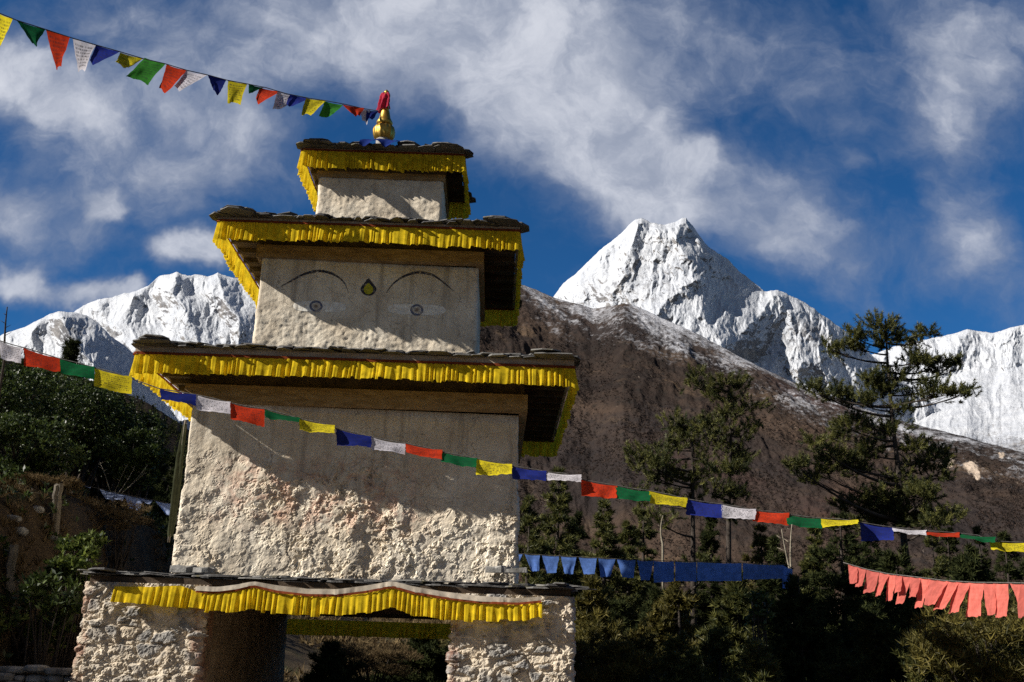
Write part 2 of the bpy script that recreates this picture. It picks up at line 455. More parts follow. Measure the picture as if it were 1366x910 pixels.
gx, gy = axis(-9000, 9000, -4, .17), axis(-3000, 12000, 2, .2)
GX, GY = np.meshgrid(gx, gy, indexing='ij')
m, t, out = new_mat('earth_and_grass'); p = geo(t)
c = t.mix(t.ss(t.noise(p, .7, 7, .65), .35, .65), (.028, .020, .012), (.085, .06, .032))
c = t.mix(t.ss(t.noise(p, .33, 6, .7), .5, .62, 0, .8), c, (.042, .042, .014))
c = t.mix(t.ss(t.noise(p, 9, 6, .7), .55, .75, 0, .6), c, (.15, .11, .065))
nz_ = t.n('ShaderNodeSeparateXYZ', {0: t.n('ShaderNodeNewGeometry').outputs['Normal']}).outputs[2]
c = t.mix(t.ss(nz_, .80, .62), c, t.mix(t.ss(t.noise(p, 4, 7, .7), .3, .7), (.035, .025, .016), (.10, .07, .04)))   # bare earth where the bank is cut steep
bounce_path = t.ss(t.n('ShaderNodeVectorMath', {0: t.n('ShaderNodeVectorMath', {0: p, 1: (.30, .085, 0)}, operation='MULTIPLY').outputs[0], 1: (-.62, -.35, 0)}, operation='DISTANCE').outputs['Value'], .75, 1.5, 1, 0)
c = t.mix(bounce_path, c, t.mix(t.ss(t.noise(p, 3, 7, .7), .3, .7), (.26, .20, .14), (.40, .33, .25)))   # pale path, out of view, added to bounce warm light onto the walls
surf(t, out, c, .95, t.noise(p, 7, 9, .72), .9, .12)
tag(mesh('ground', np.stack([GX, GY, gz(GX, GY)], -1), gridf(len(gx), len(gy)), m), 'brown earth and scrub grass rising to the left of the gate', None, None, 'structure')


def range_mesh(crest, dc, dn, hn, nu, nv, seed, amp, prof, jag=1.5, fl=(1.0, .4), freq=1 / 700, ridges=(), back=1.13, oct=7, rough=.52):
    """a mountain: for every column of directions a slope climbs from dn metres away to a crest dc metres away"""
    cx = np.array([c[0] for c in crest], float); cy = np.array([c[1] for c in crest], float)
    xs = np.linspace(cx[0], cx[-1], nu)
    ys = np.interp(xs, cx, cy) - jag * fbm2(xs / 26.0, xs * 0 + seed, 5, seed, .62) * 2.0
    D = np.interp(xs, cx, np.broadcast_to(np.asarray(dc, float), cx.shape))
    dn = np.interp(xs, cx, np.broadcast_to(np.asarray(dn, float), cx.shape))[:, None]
    C = np.array([P(a, b, d) for a, b, d in zip(xs, ys, D)])
    tt = np.concatenate([np.linspace(0, 1, nv), np.linspace(1, back, 8)[1:]])
    Yr = (dn + 15) + (C[:, 1:2] - dn) * tt[None]                          # metres in front of the camera
    X = C[:, 0:1] * Yr / (C[:, 1:2] + 15); Y = Yr - 15
    t1 = np.minimum(tt, 1)[None]
    h = hn + (C[:, 2:3] - hn) * prof(t1)
    win = np.minimum(1, (1 - t1) * 5) ** .8 * np.minimum(1, t1 * 8)
    wx = X + 260 * fbm2(X * freq, Y * freq, 3, seed + 40); wy = Y + 260 * fbm2(X * freq + 9, Y * freq, 3, seed + 50)
    nz = fbm2(wx * freq * fl[0], wy * freq * fl[1], oct, seed + 7, rough, True)
    nf = fbm2(X * freq * 6, Y * freq * 6 * .6, 5, seed + 21, .6)
    nd = fbm2(wx * freq * 16, wy * freq * 9, 4, seed + 31, .6, True)
    h = h + amp * win * (nz * .9 + nf * .25 + nd * .075 - .3)
    for (poly, wd, hgt) in ridges:                                        # spurs running down from the crest
        q = PX(np.stack([X, Y, h], -1)); best = np.zeros(h.shape)
        q = q + 14 * np.stack([fbm2(q[..., 0] / 40, q[..., 1] / 40, 3, 77), fbm2(q[..., 0] / 40, q[..., 1] / 40, 3, 78)], -1)
        for a, b in zip(poly[:-1], poly[1:]):
            a, b = np.array(a, float), np.array(b, float); ab = b - a
            s = np.clip(((q - a) @ ab) / (ab @ ab), 0, 1); d = np.linalg.norm(q - (a + s[..., None] * ab), axis=-1)
            best = np.maximum(best, np.clip(1 - d / wd, 0, 1))
        h = h + hgt * best * win * sstep(.0, .16, 1 - t1)
    hmax = CAM[2] + (C[:, 2:3] - CAM[2]) * Yr / (C[:, 1:2] + 15)           # a spur stays under the skyline
    lim = hmax - (1 - t1) * .25 * (C[:, 2:3] - hn)
    h = np.where(h > lim, lim + (h - lim) * .12, h); h = np.minimum(h, hmax - (1 - t1) * 30)
    over = np.maximum(tt - 1, 0)[None]
    h = h - (C[:, 2:3] - hn) * over * 3.5
    V = np.stack([X, Y, h], -1)
    dz_v = np.gradient(h, axis=1) / (np.gradient(Yr, axis=1) + 1e-6)
    dz_u = np.gradient(h, axis=0) / (np.gradient(X, axis=0) + 1e-6)
    steep = np.sqrt(dz_u**2 + dz_v**2)
    return V, t1 + 0 * h, steep, nz


def snow_mat():
    m, t, out = new_mat('snow_and_rock'); p = geo(t)
    r = att(t, 'rock')
    n = t.noise(t.maprot(p, scale=(1, 1, .6)), .03, 9, .7)
    k = t.ss(t.math('ADD', r, t.math('MULTIPLY', t.math('SUBTRACT', n, .5), .9)), .18, .66)
    rock = t.mix(t.ss(t.noise(p, .006, 6, .6), .35, .65), (.095, .095, .105), (.235, .225, .22))
    snow = t.mix(t.ss(t.noise(p, .004, 5, .6), .3, .7), (.47, .495, .54), (.58, .60, .635))
    surf(t, out, t.mix(k, snow, rock), .85, t.noise(p, .02, 9, .7), .8, 22, spec=.1); return m


SNOW = snow_mat()


def blob(x, y, cx, cy, rx, ry): return np.exp(-(((x - cx) / rx)**2 + ((y - cy) / ry)**2))


def carved(name, label, crest, Yc, dpp, low, step, seed, spurs, flute, big, rockfn, jag=1.4, fl=(13., 60.), fade=1e6, flat=1e6):
    """a mountain face: crest line at its own distance, the face coming dpp metres nearer for every photo pixel further down, spurs standing proud of it, a back side falling away"""
    cx = np.array([c[0] for c in crest], float); cy = np.array([c[1] for c in crest], float)
    xs = np.arange(cx[0], cx[-1], step); ys = np.interp(xs, cx, cy) - jag * fbm2(xs / 20.0, xs * 0 + seed, 5, seed, .65) * 2.0
    lo = np.interp(xs, [c[0] for c in low], [c[1] for c in low]); nv = int((lo - ys).max() / step) + 2; v = np.linspace(0, 1, nv)[None]
    kw_ = int(26 / step); ker = np.exp(-.5 * (np.arange(-2 * kw_, 2 * kw_ + 1) / kw_)**2); ker /= ker.sum()
    y0 = np.interp(xs, cx, cy); ysm = np.convolve(np.pad(y0, 2 * kw_, mode='edge'), ker, mode='valid')[:, None]      # the face ignores the small teeth of the crest
    px = np.repeat(xs[:, None], nv, 1); py = ys[:, None] + (lo - ys)[:, None] * v; dd = py - ys[:, None]
    wx = px + 10 * fbm2(px / 45, py / 45, 4, seed + 1) + 3 * fbm2(px / 11, py / 11, 3, seed + 2); wy = py + 10 * fbm2(px / 45, py / 45, 4, seed + 3)
    Y = np.interp(xs, cx, np.broadcast_to(np.asarray(Yc, float), cx.shape))[:, None] - dpp * (py - ysm) - dpp * 1.6 * np.maximum(0, dd - flat)
    win = np.minimum(1, dd / 7.0)
    q = np.stack([wx, wy], -1)
    for poly, wd, A in spurs:
        best = np.zeros(px.shape)
        for k, (p0, p1) in enumerate(zip(poly[:-1], poly[1:])):
            p0, p1 = np.array(p0, float), np.array(p1, float); ab = p1 - p0; t_ = np.clip(((q - p0) @ ab) / (ab @ ab), 0, 1)
            w_ = wd * (.45 + .55 * (k + t_) / (len(poly) - 1)); best = np.maximum(best, np.clip(1 - np.linalg.norm(q - (p0 + t_[..., None] * ab), axis=-1) / w_, 0, 1))
        Y = Y - A * best * win
    rd = fbm2(wx / big[1], wy / (big[1] * 1.7), 6, seed + 5, .52, True); Y = Y - win * big[0] * (rd - .4)
    fn = fbm2(wx / fl[0], wy / fl[1], 4, seed + 9, .55, True); fmask = sstep(-.25, .35, fbm2(px / 70, py / 50, 3, seed + 13)); Y = Y - win * flute * (fn - .3) * (.35 + .65 * fmask) * sstep(fade, fade * .35, dd)
    Y = Y - win * flute * .11 * fbm2(wx / 3.6, wy / 5.5, 3, seed + 17, .6)
    d = np.stack([(px - CX) / F, -(py - CY) / F, -np.ones_like(px)], -1) @ M.T
    V = CAM + d * ((Y - CAM[1]) / d[..., 1])[..., None]
    du = np.gradient(V, axis=0); dv = np.gradient(V, axis=1); n = np.cross(dv, du); n /= np.linalg.norm(n, axis=-1, keepdims=True); n *= np.sign(-n[..., 1:2] + 1e-9)
    lap = Y - (np.roll(Y, 3, 0) + np.roll(Y, -3, 0)) / 2
    st = 1 - n[..., 2]; spk = fbm2(wx / 5.0, wy / 8.0, 4, seed + 23, .6); blt = fbm2(wx / 24, wy / 34, 4, seed + 27)
    rock = rockfn(px, py, st, dd) + .42 * spk + .22 * blt
    bk = [V]
    for k in range(1, 5): bk.insert(0, (V[:, :1] + np.array([0, 1, 0]) * k * 320.0 - np.array([0, 0, 1]) * (k * 300.0)))
    W_ = np.concatenate(bk, 1); rk = np.concatenate([np.repeat(rock[:, :1], 4, 1), rock], 1)
    loc = W_.reshape(-1, 3).mean(0) * [1, 1, 0]
    o = mesh(name, W_, gridf(W_.shape[0], W_.shape[1]), SNOW, None, loc, True, {'rock': rk})
    return tag(o, label, None, None, 'structure')


carved('mountain', 'tall snow covered twin summit peak with grey rock faces',
       [(690, 470), (715, 425), (738, 396), (752, 378), (775, 358), (800, 334), (822, 317), (836, 304), (843, 296), (849, 291.5), (856, 291.5), (863, 294), (868, 297), (875, 298.5), (884, 299.5), (894, 298), (902, 295.5), (907, 292), (911, 290.5), (915, 290.5), (918, 295), (924, 301),
        (932, 312), (940, 324), (948, 332), (960, 339), (971, 346), (978, 354), (999, 372), (1016, 386), (1022, 389), (1028, 388), (1036, 387), (1046, 389), (1060, 397), (1075, 405), (1085, 411), (1100, 422), (1113, 432), (1128, 441), (1145, 458), (1170, 480), (1200, 505), (1260, 550)],
       7000, 6.5, [(690, 500), (900, 510), (1050, 600), (1260, 640)], .75, 11,
       [([(913, 290), (902, 318), (917, 352), (925, 378), (934, 410), (948, 432), (963, 460)], 66, 215), ([(852, 291), (846, 315), (838, 345), (826, 385)], 40, 130), ([(806, 330), (792, 365), (776, 400)], 32, 100),
        ([(878, 305), (872, 340), (868, 385), (880, 420)], 24, 70), ([(1034, 388), (1012, 420), (982, 455), (957, 470)], 52, 170), ([(1036, 388), (1052, 425), (1075, 480)], 32, 120), ([(1085, 411), (1112, 452), (1145, 510)], 32, 120), ([(1060, 397), (1082, 440), (1110, 500)], 22, 80),
        ([(936, 321), (962, 356), (990, 388)], 22, 90), ([(925, 378), (890, 400), (870, 425)], 26, 90)], 26, (95, 62),
       lambda x, y, st, dd: -.02 + .62 * sstep(.50, .95, st) + .20 * blob(x, y, 815, 385, 60, 30) + .16 * blob(x, y, 885, 380, 22, 34) + .30 * blob(x, y, 1015, 462, 95, 40) + .26 * blob(x, y, 1085, 435, 46, 26) + .22 * blob(x, y, 955, 345, 34, 22)
       + .12 * blob(x, y, 850, 360, 90, 60) + .3 * blob(x, y, 921, 306, 10, 16) - .25 * blob(x, y, 965, 392, 50, 16) - .2 * blob(x, y, 1030, 415, 14, 26) - .2 * sstep(26, 4, dd), 1.6)
carved('mountain', 'distant fluted snow range at the right edge',
       [(1060, 540), (1120, 500), (1160, 474), (1195, 462), (1215, 456), (1245, 451), (1270, 446), (1290, 439), (1308, 442), (1325, 444), (1345, 438), (1366, 433), (1400, 425), (1450, 432), (1500, 440)],
       [9000] * 15, 12.0, [(1060, 640), (1500, 700)], .8, 23, [([(1290, 439), (1270, 470), (1240, 500)], 30, 120), ([(1345, 438), (1350, 480), (1330, 520)], 34, 140), ([(1215, 456), (1200, 490), (1190, 530)], 30, 120)], 34, (120, 40),
       lambda x, y, st, dd: .05 + .55 * sstep(.55, .98, st) + .22 * blob(x, y, 1275, 486, 50, 12) + .34 * sstep(548, 600, y) + .14 * blob(x, y, 1330, 540, 50, 20) - .2 * sstep(14, 3, dd), .9, (7., 34.), 95., 55.)
carved('mountain', 'broad snow mountain behind the left side of the tower',
       [(-120, 500), (-40, 470), (30, 445), (99, 416), (112, 408), (130, 399), (150, 397), (165, 391), (180, 389), (197, 382), (213, 368), (224, 366), (236, 363), (250, 368), (264, 366), (278, 369), (291, 364), (308, 370), (330, 373), (348, 380), (400, 395), (470, 430), (540, 470), (600, 520)],
       8200, 8.0, [(-120, 640), (600, 640)], .8, 37, [([(236, 363), (232, 392), (250, 420), (262, 455)], 44, 190), ([(291, 364), (300, 395), (318, 430)], 36, 150), ([(180, 389), (170, 420), (185, 460)], 36, 150), ([(130, 399), (150, 430), (175, 470)], 30, 120)], 28, (105, 58),
       lambda x, y, st, dd: .0 + .55 * sstep(.50, .95, st) + .24 * blob(x, y, 325, 425, 50, 30) + .1 * blob(x, y, 200, 420, 50, 26) - .2 * sstep(18, 3, dd), 1.5)
carved('mountain', 'lower rocky snow shoulder at the far left',
       [(-120, 480), (-40, 462), (0, 448), (30, 437), (52, 427), (66, 419), (82, 415), (99, 417), (115, 421), (132, 431), (148, 449), (165, 460), (185, 478), (215, 530), (260, 590), (310, 650)],
       6200, 6.5, [(-120, 640), (310, 660)], .8, 51, [([(82, 415), (92, 440), (110, 470), (150, 520)], 46, 170), ([(52, 427), (40, 450), (20, 480)], 30, 100)], 24, (70, 44),
       lambda x, y, st, dd: -.16 + .5 * sstep(.5, .95, st) + .62 * blob(x, y, 92, 441, 40, 18) + .26 * blob(x, y, 140, 458, 16, 14), 1.2)

# brown ridge dusted with snow
V, tt, steep, nz = range_mesh([(200, 640), (300, 560), (430, 450), (540, 392), (600, 372), (650, 367), (690, 378), (715, 386), (740, 398), (765, 404), (790, 411), (812, 409), (832, 405), (850, 409), (880, 423), (915, 438), (940, 450), (1000, 483), (1080, 520), (1180, 555), (1280, 581), (1366, 604), (1450, 628), (1560, 660)],
                              [1300, 1400, 1600, 1750, 1850, 1900, 1900, 1900, 1880, 1860, 1850, 1830, 1800, 1790, 1760, 1720, 1700, 1640, 1560, 1480, 1400, 1330, 1270, 1200], np.array([.56 * d_ for d_ in (1300, 1400, 1600, 1750, 1850, 1900, 1900, 1900, 1880, 1860, 1850, 1830, 1800, 1790, 1760, 1720, 1700, 1640, 1560, 1480, 1400, 1330, 1270, 1200)]), -40, 1000, 420, 61, 9, lambda t: t + .0 * t,
                              fl=(1.0, .55), freq=1 / 190, jag=1.0, oct=6)
q = PX(V)
V[..., 2] += np.minimum(1, (1 - tt) * 14) * (7 * (fbm2(V[..., 0] / 210, V[..., 1] / 330, 3, 74, .5, True) - .3) + 3.2 * fbm2(V[..., 0] / 9, V[..., 1] / 13, 4, 71, .6) + 6.5 * fbm2(V[..., 0] / 46, V[..., 1] / 90, 4, 75, .55, True))
crest_y = np.interp(q[..., 0], [200, 430, 600, 650, 690, 740, 832, 940, 1000, 1080, 1180, 1280, 1366, 1560], [640, 450, 372, 367, 378, 398, 405, 450, 483, 520, 555, 581, 604, 660])
alt = (q[..., 1] - crest_y)
sa, sb = .64 * V[..., 0] - .77 * V[..., 1], .77 * V[..., 0] + .64 * V[..., 1]                     # along and across the ridge
streak = .7 * fbm2(sa / 260, sb / 60, 7, 81, .72) + .3 * fbm2(V[..., 0] / 45, V[..., 1] / 80, 5, 83, .65)
snow = sstep(92, 0, alt - 6) * (.56 + streak * 1.5) + sstep(8, 0, alt) * .08
m, t, out = new_mat('heather_slope'); p = geo(t)
pr_ = t.maprot(t.maprot(p, rot=(0, 0, math.radians(50))), scale=(.28, 1, .6))   # bands run along the ridge
c = t.mix(t.ss(t.noise(pr_, .009, 9, .64), .36, .64), (.026, .020, .018), (.074, .051, .038))
c = t.mix(t.ss(t.noise(pr_, .024, 7, .62), .55, .72, 0, .75), c, (.135, .092, .058))
c = t.mix(t.ss(t.noise(p, .12, 6, .7), .5, .66, 0, .75), c, (.024, .022, .02))
c = t.mix(t.ss(t.noise(pr_, .008, 6, .6), .54, .68, 0, .5), c, (.085, .038, .027))
c = t.mix(t.ss(t.noise(pr_, .006, 5, .6), .5, .62, 0, .5), c, (.030, .026, .028))
sn = t.ss(t.math('ADD', att(t, 'snow'), t.math('MULTIPLY', t.math('SUBTRACT', t.noise(p, .11, 9, .8), .5), 1.9)), .34, 1.02)
c = t.mix(t.math('MULTIPLY', sn, .85), c, (.52, .53, .57))
c = t.mix(att(t, 'scar'), c, (.52, .42, .33))
surf(t, out, c, .95, t.noise(p, .25, 9, .75), 1.0, 3.0, spec=.05)
sc = sum(blob(q[..., 0], q[..., 1], *b) for b in ((1293, 624, 8, 6), (1299, 631, 6, 8), (1304, 640, 3, 6), (1337, 609, 4, 6), (1268, 620, 6, 5)))
scar = sstep(.35, .6, sc + .75 * fbm2(q[..., 0] / 5, q[..., 1] / 6, 5, 88, .6))
tag(mesh('hillside', V, gridf(V.shape[0], V.shape[1])[:, ::-1].copy(), m, None, (300, 900, 0), True, {'snow': snow, 'scar': scar}), 'long brown heather ridge dusted with snow below the white peak', None, None, 'structure')

rng = np.random.default_rng(55); iu = rng.integers(0, V.shape[0], 110000); iv = (rng.beta(1.1, 1.6, 110000) * 400).astype(int); pp = V[iu, iv]
keep = (alt[iu, iv] > 26) & (fbm2(pp[:, 0] / 75, pp[:, 1] / 120, 5, 93, .6) + rng.uniform(-.2, .2, 110000) > .04) & (scar[iu, iv] < .2); pp = pp[keep]
SCRUB = pp
# wooded slope behind on the left
V, tt, steep, nz = range_mesh([(-200, 400), (-60, 440), (60, 490), (150, 515), (215, 548), (270, 585), (330, 640), (400, 720), (470, 800), (560, 845), (700, 858), (900, 866)], 260, 90, 2, 420, 160, 91, 9, lambda t: t, freq=1 / 50, jag=2.0)
m, t, out = new_mat('dark_wooded_slope'); p = geo(t)
c = t.mix(t.ss(t.noise(p, .08, 7, .65), .35, .65), (.018, .016, .012), (.055, .038, .024))
c = t.mix(t.ss(t.noise(p, .5, 6, .7), .5, .65, 0, .8), c, (.012, .014, .008))
dry = t.mix(t.ss(t.noise(p, .35, 8, .7), .35, .65), (.075, .05, .028), (.19, .125, .07))
c = t.mix(att(t, 'dry'), c, t.mix(t.ss(t.noise(p, .9, 7, .7), .52, .64), dry, (.03, .03, .014)))   # open brown scrub lower down behind the gate
surf(t, out, c, .95, t.noise(p, .8, 9, .75), 1.0, 1.2, spec=.05)
tag(mesh('hill', V, gridf(V.shape[0], V.shape[1])[:, ::-1].copy(), m, None, (-40, 180, 0), True, {'dry': sstep(340, 420, PX(V)[..., 0])}), 'dark wooded slope behind the left trees', None, None, 'structure')
WOOD = V

# ------------------------------------------------------------------ the gate tower
XC, YC = -2.08, 3.05
tower = empty('chorten_gate', (XC, YC, 0), 'stepped whitewashed stone gateway tower with slate roofs and painted eyes', 'gateway')


def ring(x0, x1, y0, y1, r, sf, ss_, sb):
    """rounded rectangle, counter-clockwise seen from above, starting on the front; spacing front/side/back"""
    pts, nrm = [], []
    def line(a, b, n, s):
        k = max(2, int(np.hypot(*(np.array(b) - a)) / s))
        for u in np.linspace(0, 1, k, endpoint=False): pts.append(np.array(a) + (np.array(b) - a) * u); nrm.append(n)
    def arc(c, a0):
        for u in np.linspace(0, 1, 5, endpoint=False):
            an = a0 + u * math.pi / 2; n = (math.cos(an), math.sin(an)); pts.append(np.array(c) + r * np.array(n)); nrm.append(n)
    line((x0 + r, y0), (x1 - r, y0), (0, -1), sf); arc((x1 - r, y0 + r), -math.pi / 2)
    line((x1, y0 + r), (x1, y1 - r), (1, 0), ss_); arc((x1 - r, y1 - r), 0)
    line((x1 - r, y1), (x0 + r, y1), (0, 1), sb); arc((x0 + r, y1 - r), math.pi / 2)
    line((x0, y1 - r), (x0, y0 + r), (-1, 0), ss_); arc((x0 + r, y0 + r), math.pi)
    return np.array(pts), np.array(nrm)


def bumpy_box(name, x0, x1, y0, y1, z0, z1, disp, m, parent, sf=.02, sside=.05, sback=.12, dz=.02, r=.05, batter=0.0, yaw=0.0, attrs=None, label=None, smooth=True):
    p, n = ring(x0, x1, y0, y1, r, sf, sside, sback); zs = np.linspace(z0, z1, max(2, int((z1 - z0) / dz)))
    N = len(p); nz_ = len(zs)
    B = np.stack([np.repeat(p[:, 0:1], nz_, 1), np.repeat(p[:, 1:2], nz_, 1), np.repeat(zs[None], N, 0)], -1)
    out_ = (z1 - B[..., 2]) * batter
    B[..., :2] += n[:, None] * out_[..., None]
    if yaw: B[..., 1] += (B[..., 0] - (x0 + x1) / 2) * math.tan(yaw)
    d = disp(B)
    Vv = B.copy(); Vv[..., :2] += n[:, None] * d[..., None]
    Vt = np.concatenate([Vv.reshape(-1, 3), [[(x0 + x1) / 2, (y0 + y1) / 2, z0], [(x0 + x1) / 2, (y0 + y1) / 2, z1]]])
    i = np.arange(N); i2 = (i + 1) % N; c0 = N * nz_
    tr = np.concatenate([np.stack([i2 * nz_, i * nz_, np.full(N, c0)], -1), np.stack([i * nz_ + nz_ - 1, i2 * nz_ + nz_ - 1, np.full(N, c0 + 1)], -1)])
    at = {k: np.concatenate([np.asarray(f(B)).ravel(), [0, 0]]) for k, f in (attrs or {}).items()}
    return mesh(name, Vt, [gridf(N, nz_, True), tr], m, parent, None, smooth, at, label=label)


def zat(y, Y, x=480): return float(P(x, y, Y)[2])


# piers of the gate
def stone_disp(B, seed):
    wp = np.stack([fbm3(B, 2.6, 4, seed + i, .6) for i in (1, 2, 3)], -1)
    q = (B + .11 * wp) * [3.6, 3.6, 7.0]
    f1, f2, idh = worley3(q, seed); edge = sstep(.02, .20, f2 - f1)
    q2 = (B + .08 * wp) * [8.5, 8.5, 13.0]; g1, g2, idg = worley3(q2, seed + 60); edge2 = sstep(.02, .3, g2 - g1)
    tilt = (idh - .5) * np.sin(q[..., 2] * 2 + idh * 20) + (np.mod(idh * 17, 1) - .5) * np.sin(q[..., 0] * 2.4 + idh * 40)
    smear = sstep(-.16, .22, fbm3(B, 1.3, 4, seed + 9, .6))                 # where plaster still covers the stones
    chips = sstep(-.02, .015, fbm3(B, 3.1, 6, seed + 70, .65)) * .026 + sstep(.05, .08, fbm3(B, 4.7, 6, seed + 71, .65)) * .022
    st = edge * (.016 + .055 * idh + .03 * tilt) + .018 * edge2 * idg - .030
    st = np.round(st / .011) * .011 * .55 + st * .45                        # stones break along flat faces
    d = st * (1 - .70 * smear) + chips * smear + .026 * fbm3(B, 6, 6, seed + 20, .68, True) + .018 * fbm3(B, 16, 3, seed + 25, .6) + .03 * fbm3(B, 1.2, 2, seed + 30)
    ins = sstep(.10, .30, B[..., 1]) * (np.abs(B[..., 0] + 2.1) < 1.8)             # the passage sides are smoothly plastered
    d = d * (1 - .8 * ins)
    stone = edge * (1 - .9 * smear) * (idh > .3) * (1 - ins)
    return d, stone


def pier(x0, x1, seed, redx):
    memo = {}
    def disp(B):
        d, s = stone_disp(B, seed); memo['s'] = s; return d
    def redf(B):
        r = 0
        for (rx, w) in redx: r = np.maximum(r, sstep(w, w * .5, np.abs(B[..., 0] - rx)) * (B[..., 1] < .5))
        return r
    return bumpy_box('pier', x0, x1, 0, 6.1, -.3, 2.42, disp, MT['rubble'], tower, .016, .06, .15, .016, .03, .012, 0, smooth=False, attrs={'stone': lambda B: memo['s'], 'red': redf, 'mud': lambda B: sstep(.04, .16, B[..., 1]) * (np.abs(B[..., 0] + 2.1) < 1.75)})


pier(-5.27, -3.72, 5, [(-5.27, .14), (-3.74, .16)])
pier(-.52, 1.03, 9, [(-.52, .12)])
b = MB()
for k in range(13): b.box(-3.74, -.50, .12 + k * .46, .12 + k * .46 + .43, 2.27 + .012 * (k % 2), 2.41)
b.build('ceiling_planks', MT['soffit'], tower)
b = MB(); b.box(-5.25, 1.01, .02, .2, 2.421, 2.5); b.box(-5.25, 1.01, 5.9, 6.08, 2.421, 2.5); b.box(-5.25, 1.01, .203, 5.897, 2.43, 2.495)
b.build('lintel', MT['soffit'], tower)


def slate_roof(name, ex0, ex1, ey0, ey1, z0, z1, ix0, ix1, iy0, iy1, seed, courses=3, over=(.16, .08), w=(.16, .46), layers=3):
    """ragged slate courses from the eave rectangle (e*) up to the inner rectangle (i*) at height z1"""
    rng = np.random.default_rng(seed); b = MB()
    ex0 -= over[1]; ex1 += over[1]; ey0 -= over[0]; ey1 += over[0]
    sides = [((ex0, ey0), (ex1, ey0), (ix0, iy0), (ix1, iy0)), ((ex1, ey0), (ex1, ey1), (ix1, iy0), (ix1, iy1)),
             ((ex1, ey1), (ex0, ey1), (ix1, iy1), (ix0, iy1)), ((ex0, ey1), (ex0, ey0), (ix0, iy1), (ix0, iy0))]
    for a0, a1, c0, c1 in sides:
        a0, a1, c0, c1 = (np.array(v, float) for v in (a0, a1, c0, c1))
        run = abs((c0 - a0)[1]) if abs((a1 - a0)[0]) > 0.1 else abs((c0 - a0)[0]); L = np.linalg.norm(a1 - a0)
        ux = np.array([*((a1 - a0) / L), 0.0]); inn = np.array([-ux[1], ux[0], 0.0])
        for k in range(courses):
            f = k / max(1, courses); f = f * .85 if k else 0; s0 = a0 + (c0 - a0) * f; s1 = a1 + (c1 - a1) * f; LL = np.linalg.norm(s1 - s0)
            for lay in range(layers if k == 0 else 1):
                x = -.08 - rng.uniform(0, .15)
                while x < LL + .02:
                    ww = rng.uniform(*w); hd = min(.3, max(.12, run / courses * rng.uniform(.5, .75)))
                    off = rng.uniform(-.05, .05) + (.05 * lay)
                    th = rng.uniform(.009, .024)
                    z = z0 + (z1 - z0) * f - (.05 if k else 0) + lay * .021 + rng.uniform(-.006, .010)
                    tilt = np.array([*(inn[:2]), (.02 if k == 0 else (z1 - z0) / max(run, .05) * .5) + rng.normal(0, .025)]); tilt /= np.linalg.norm(tilt)
                    uxx = ux + np.array([0, 0, rng.normal(0, .035)])
                    c = np.array([*(s0 + (s1 - s0) / LL * np.clip(x + ww / 2, .04, LL - .04)), z]) + inn * (hd + off)
                    b.slab(c, uxx, tilt, np.cross(ux, tilt), ww * .54, hd, th, rng, 8, rng.uniform(0, 1))
                    x += ww * rng.uniform(.8, 1.0)
    # bed of the roof under the slates
    return b.build(name, MT['slate'], tower, attr='tint')


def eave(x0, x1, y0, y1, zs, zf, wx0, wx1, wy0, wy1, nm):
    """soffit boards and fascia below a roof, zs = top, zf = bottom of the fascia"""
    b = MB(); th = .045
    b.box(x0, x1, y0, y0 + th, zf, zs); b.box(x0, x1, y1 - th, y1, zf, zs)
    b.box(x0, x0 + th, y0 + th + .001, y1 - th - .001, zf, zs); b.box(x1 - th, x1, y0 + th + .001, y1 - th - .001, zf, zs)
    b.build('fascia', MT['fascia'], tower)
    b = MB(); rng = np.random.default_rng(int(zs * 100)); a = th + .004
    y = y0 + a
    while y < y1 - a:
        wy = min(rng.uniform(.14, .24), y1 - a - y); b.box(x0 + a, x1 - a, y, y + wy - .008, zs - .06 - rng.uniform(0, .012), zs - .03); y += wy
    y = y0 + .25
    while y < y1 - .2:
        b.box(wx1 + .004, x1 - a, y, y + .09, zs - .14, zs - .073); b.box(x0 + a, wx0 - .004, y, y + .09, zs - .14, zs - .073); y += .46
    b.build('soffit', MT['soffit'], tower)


def rect_band(name, x0, x1, y0, y1, z0, z1, proud, m):
    b = MB(); rng = np.random.default_rng(int(z0 * 1000))
    w = .12
    X0, X1, Y0, Y1 = x0 - proud, x1 + proud, y0 - proud, y1 + proud
    b.box(X0, X1, Y0, Y0 + w, z0, z1); b.box(X0, X1, Y1 - w, Y1, z0, z1); b.box(X0, X0 + w, Y0 + w + .001, Y1 - w - .001, z0 + .001, z1 - .001); b.box(X1 - w, X1, Y0 + w + .001, Y1 - w - .001, z0 + .001, z1 - .001)
    return b.build(name, m, tower)


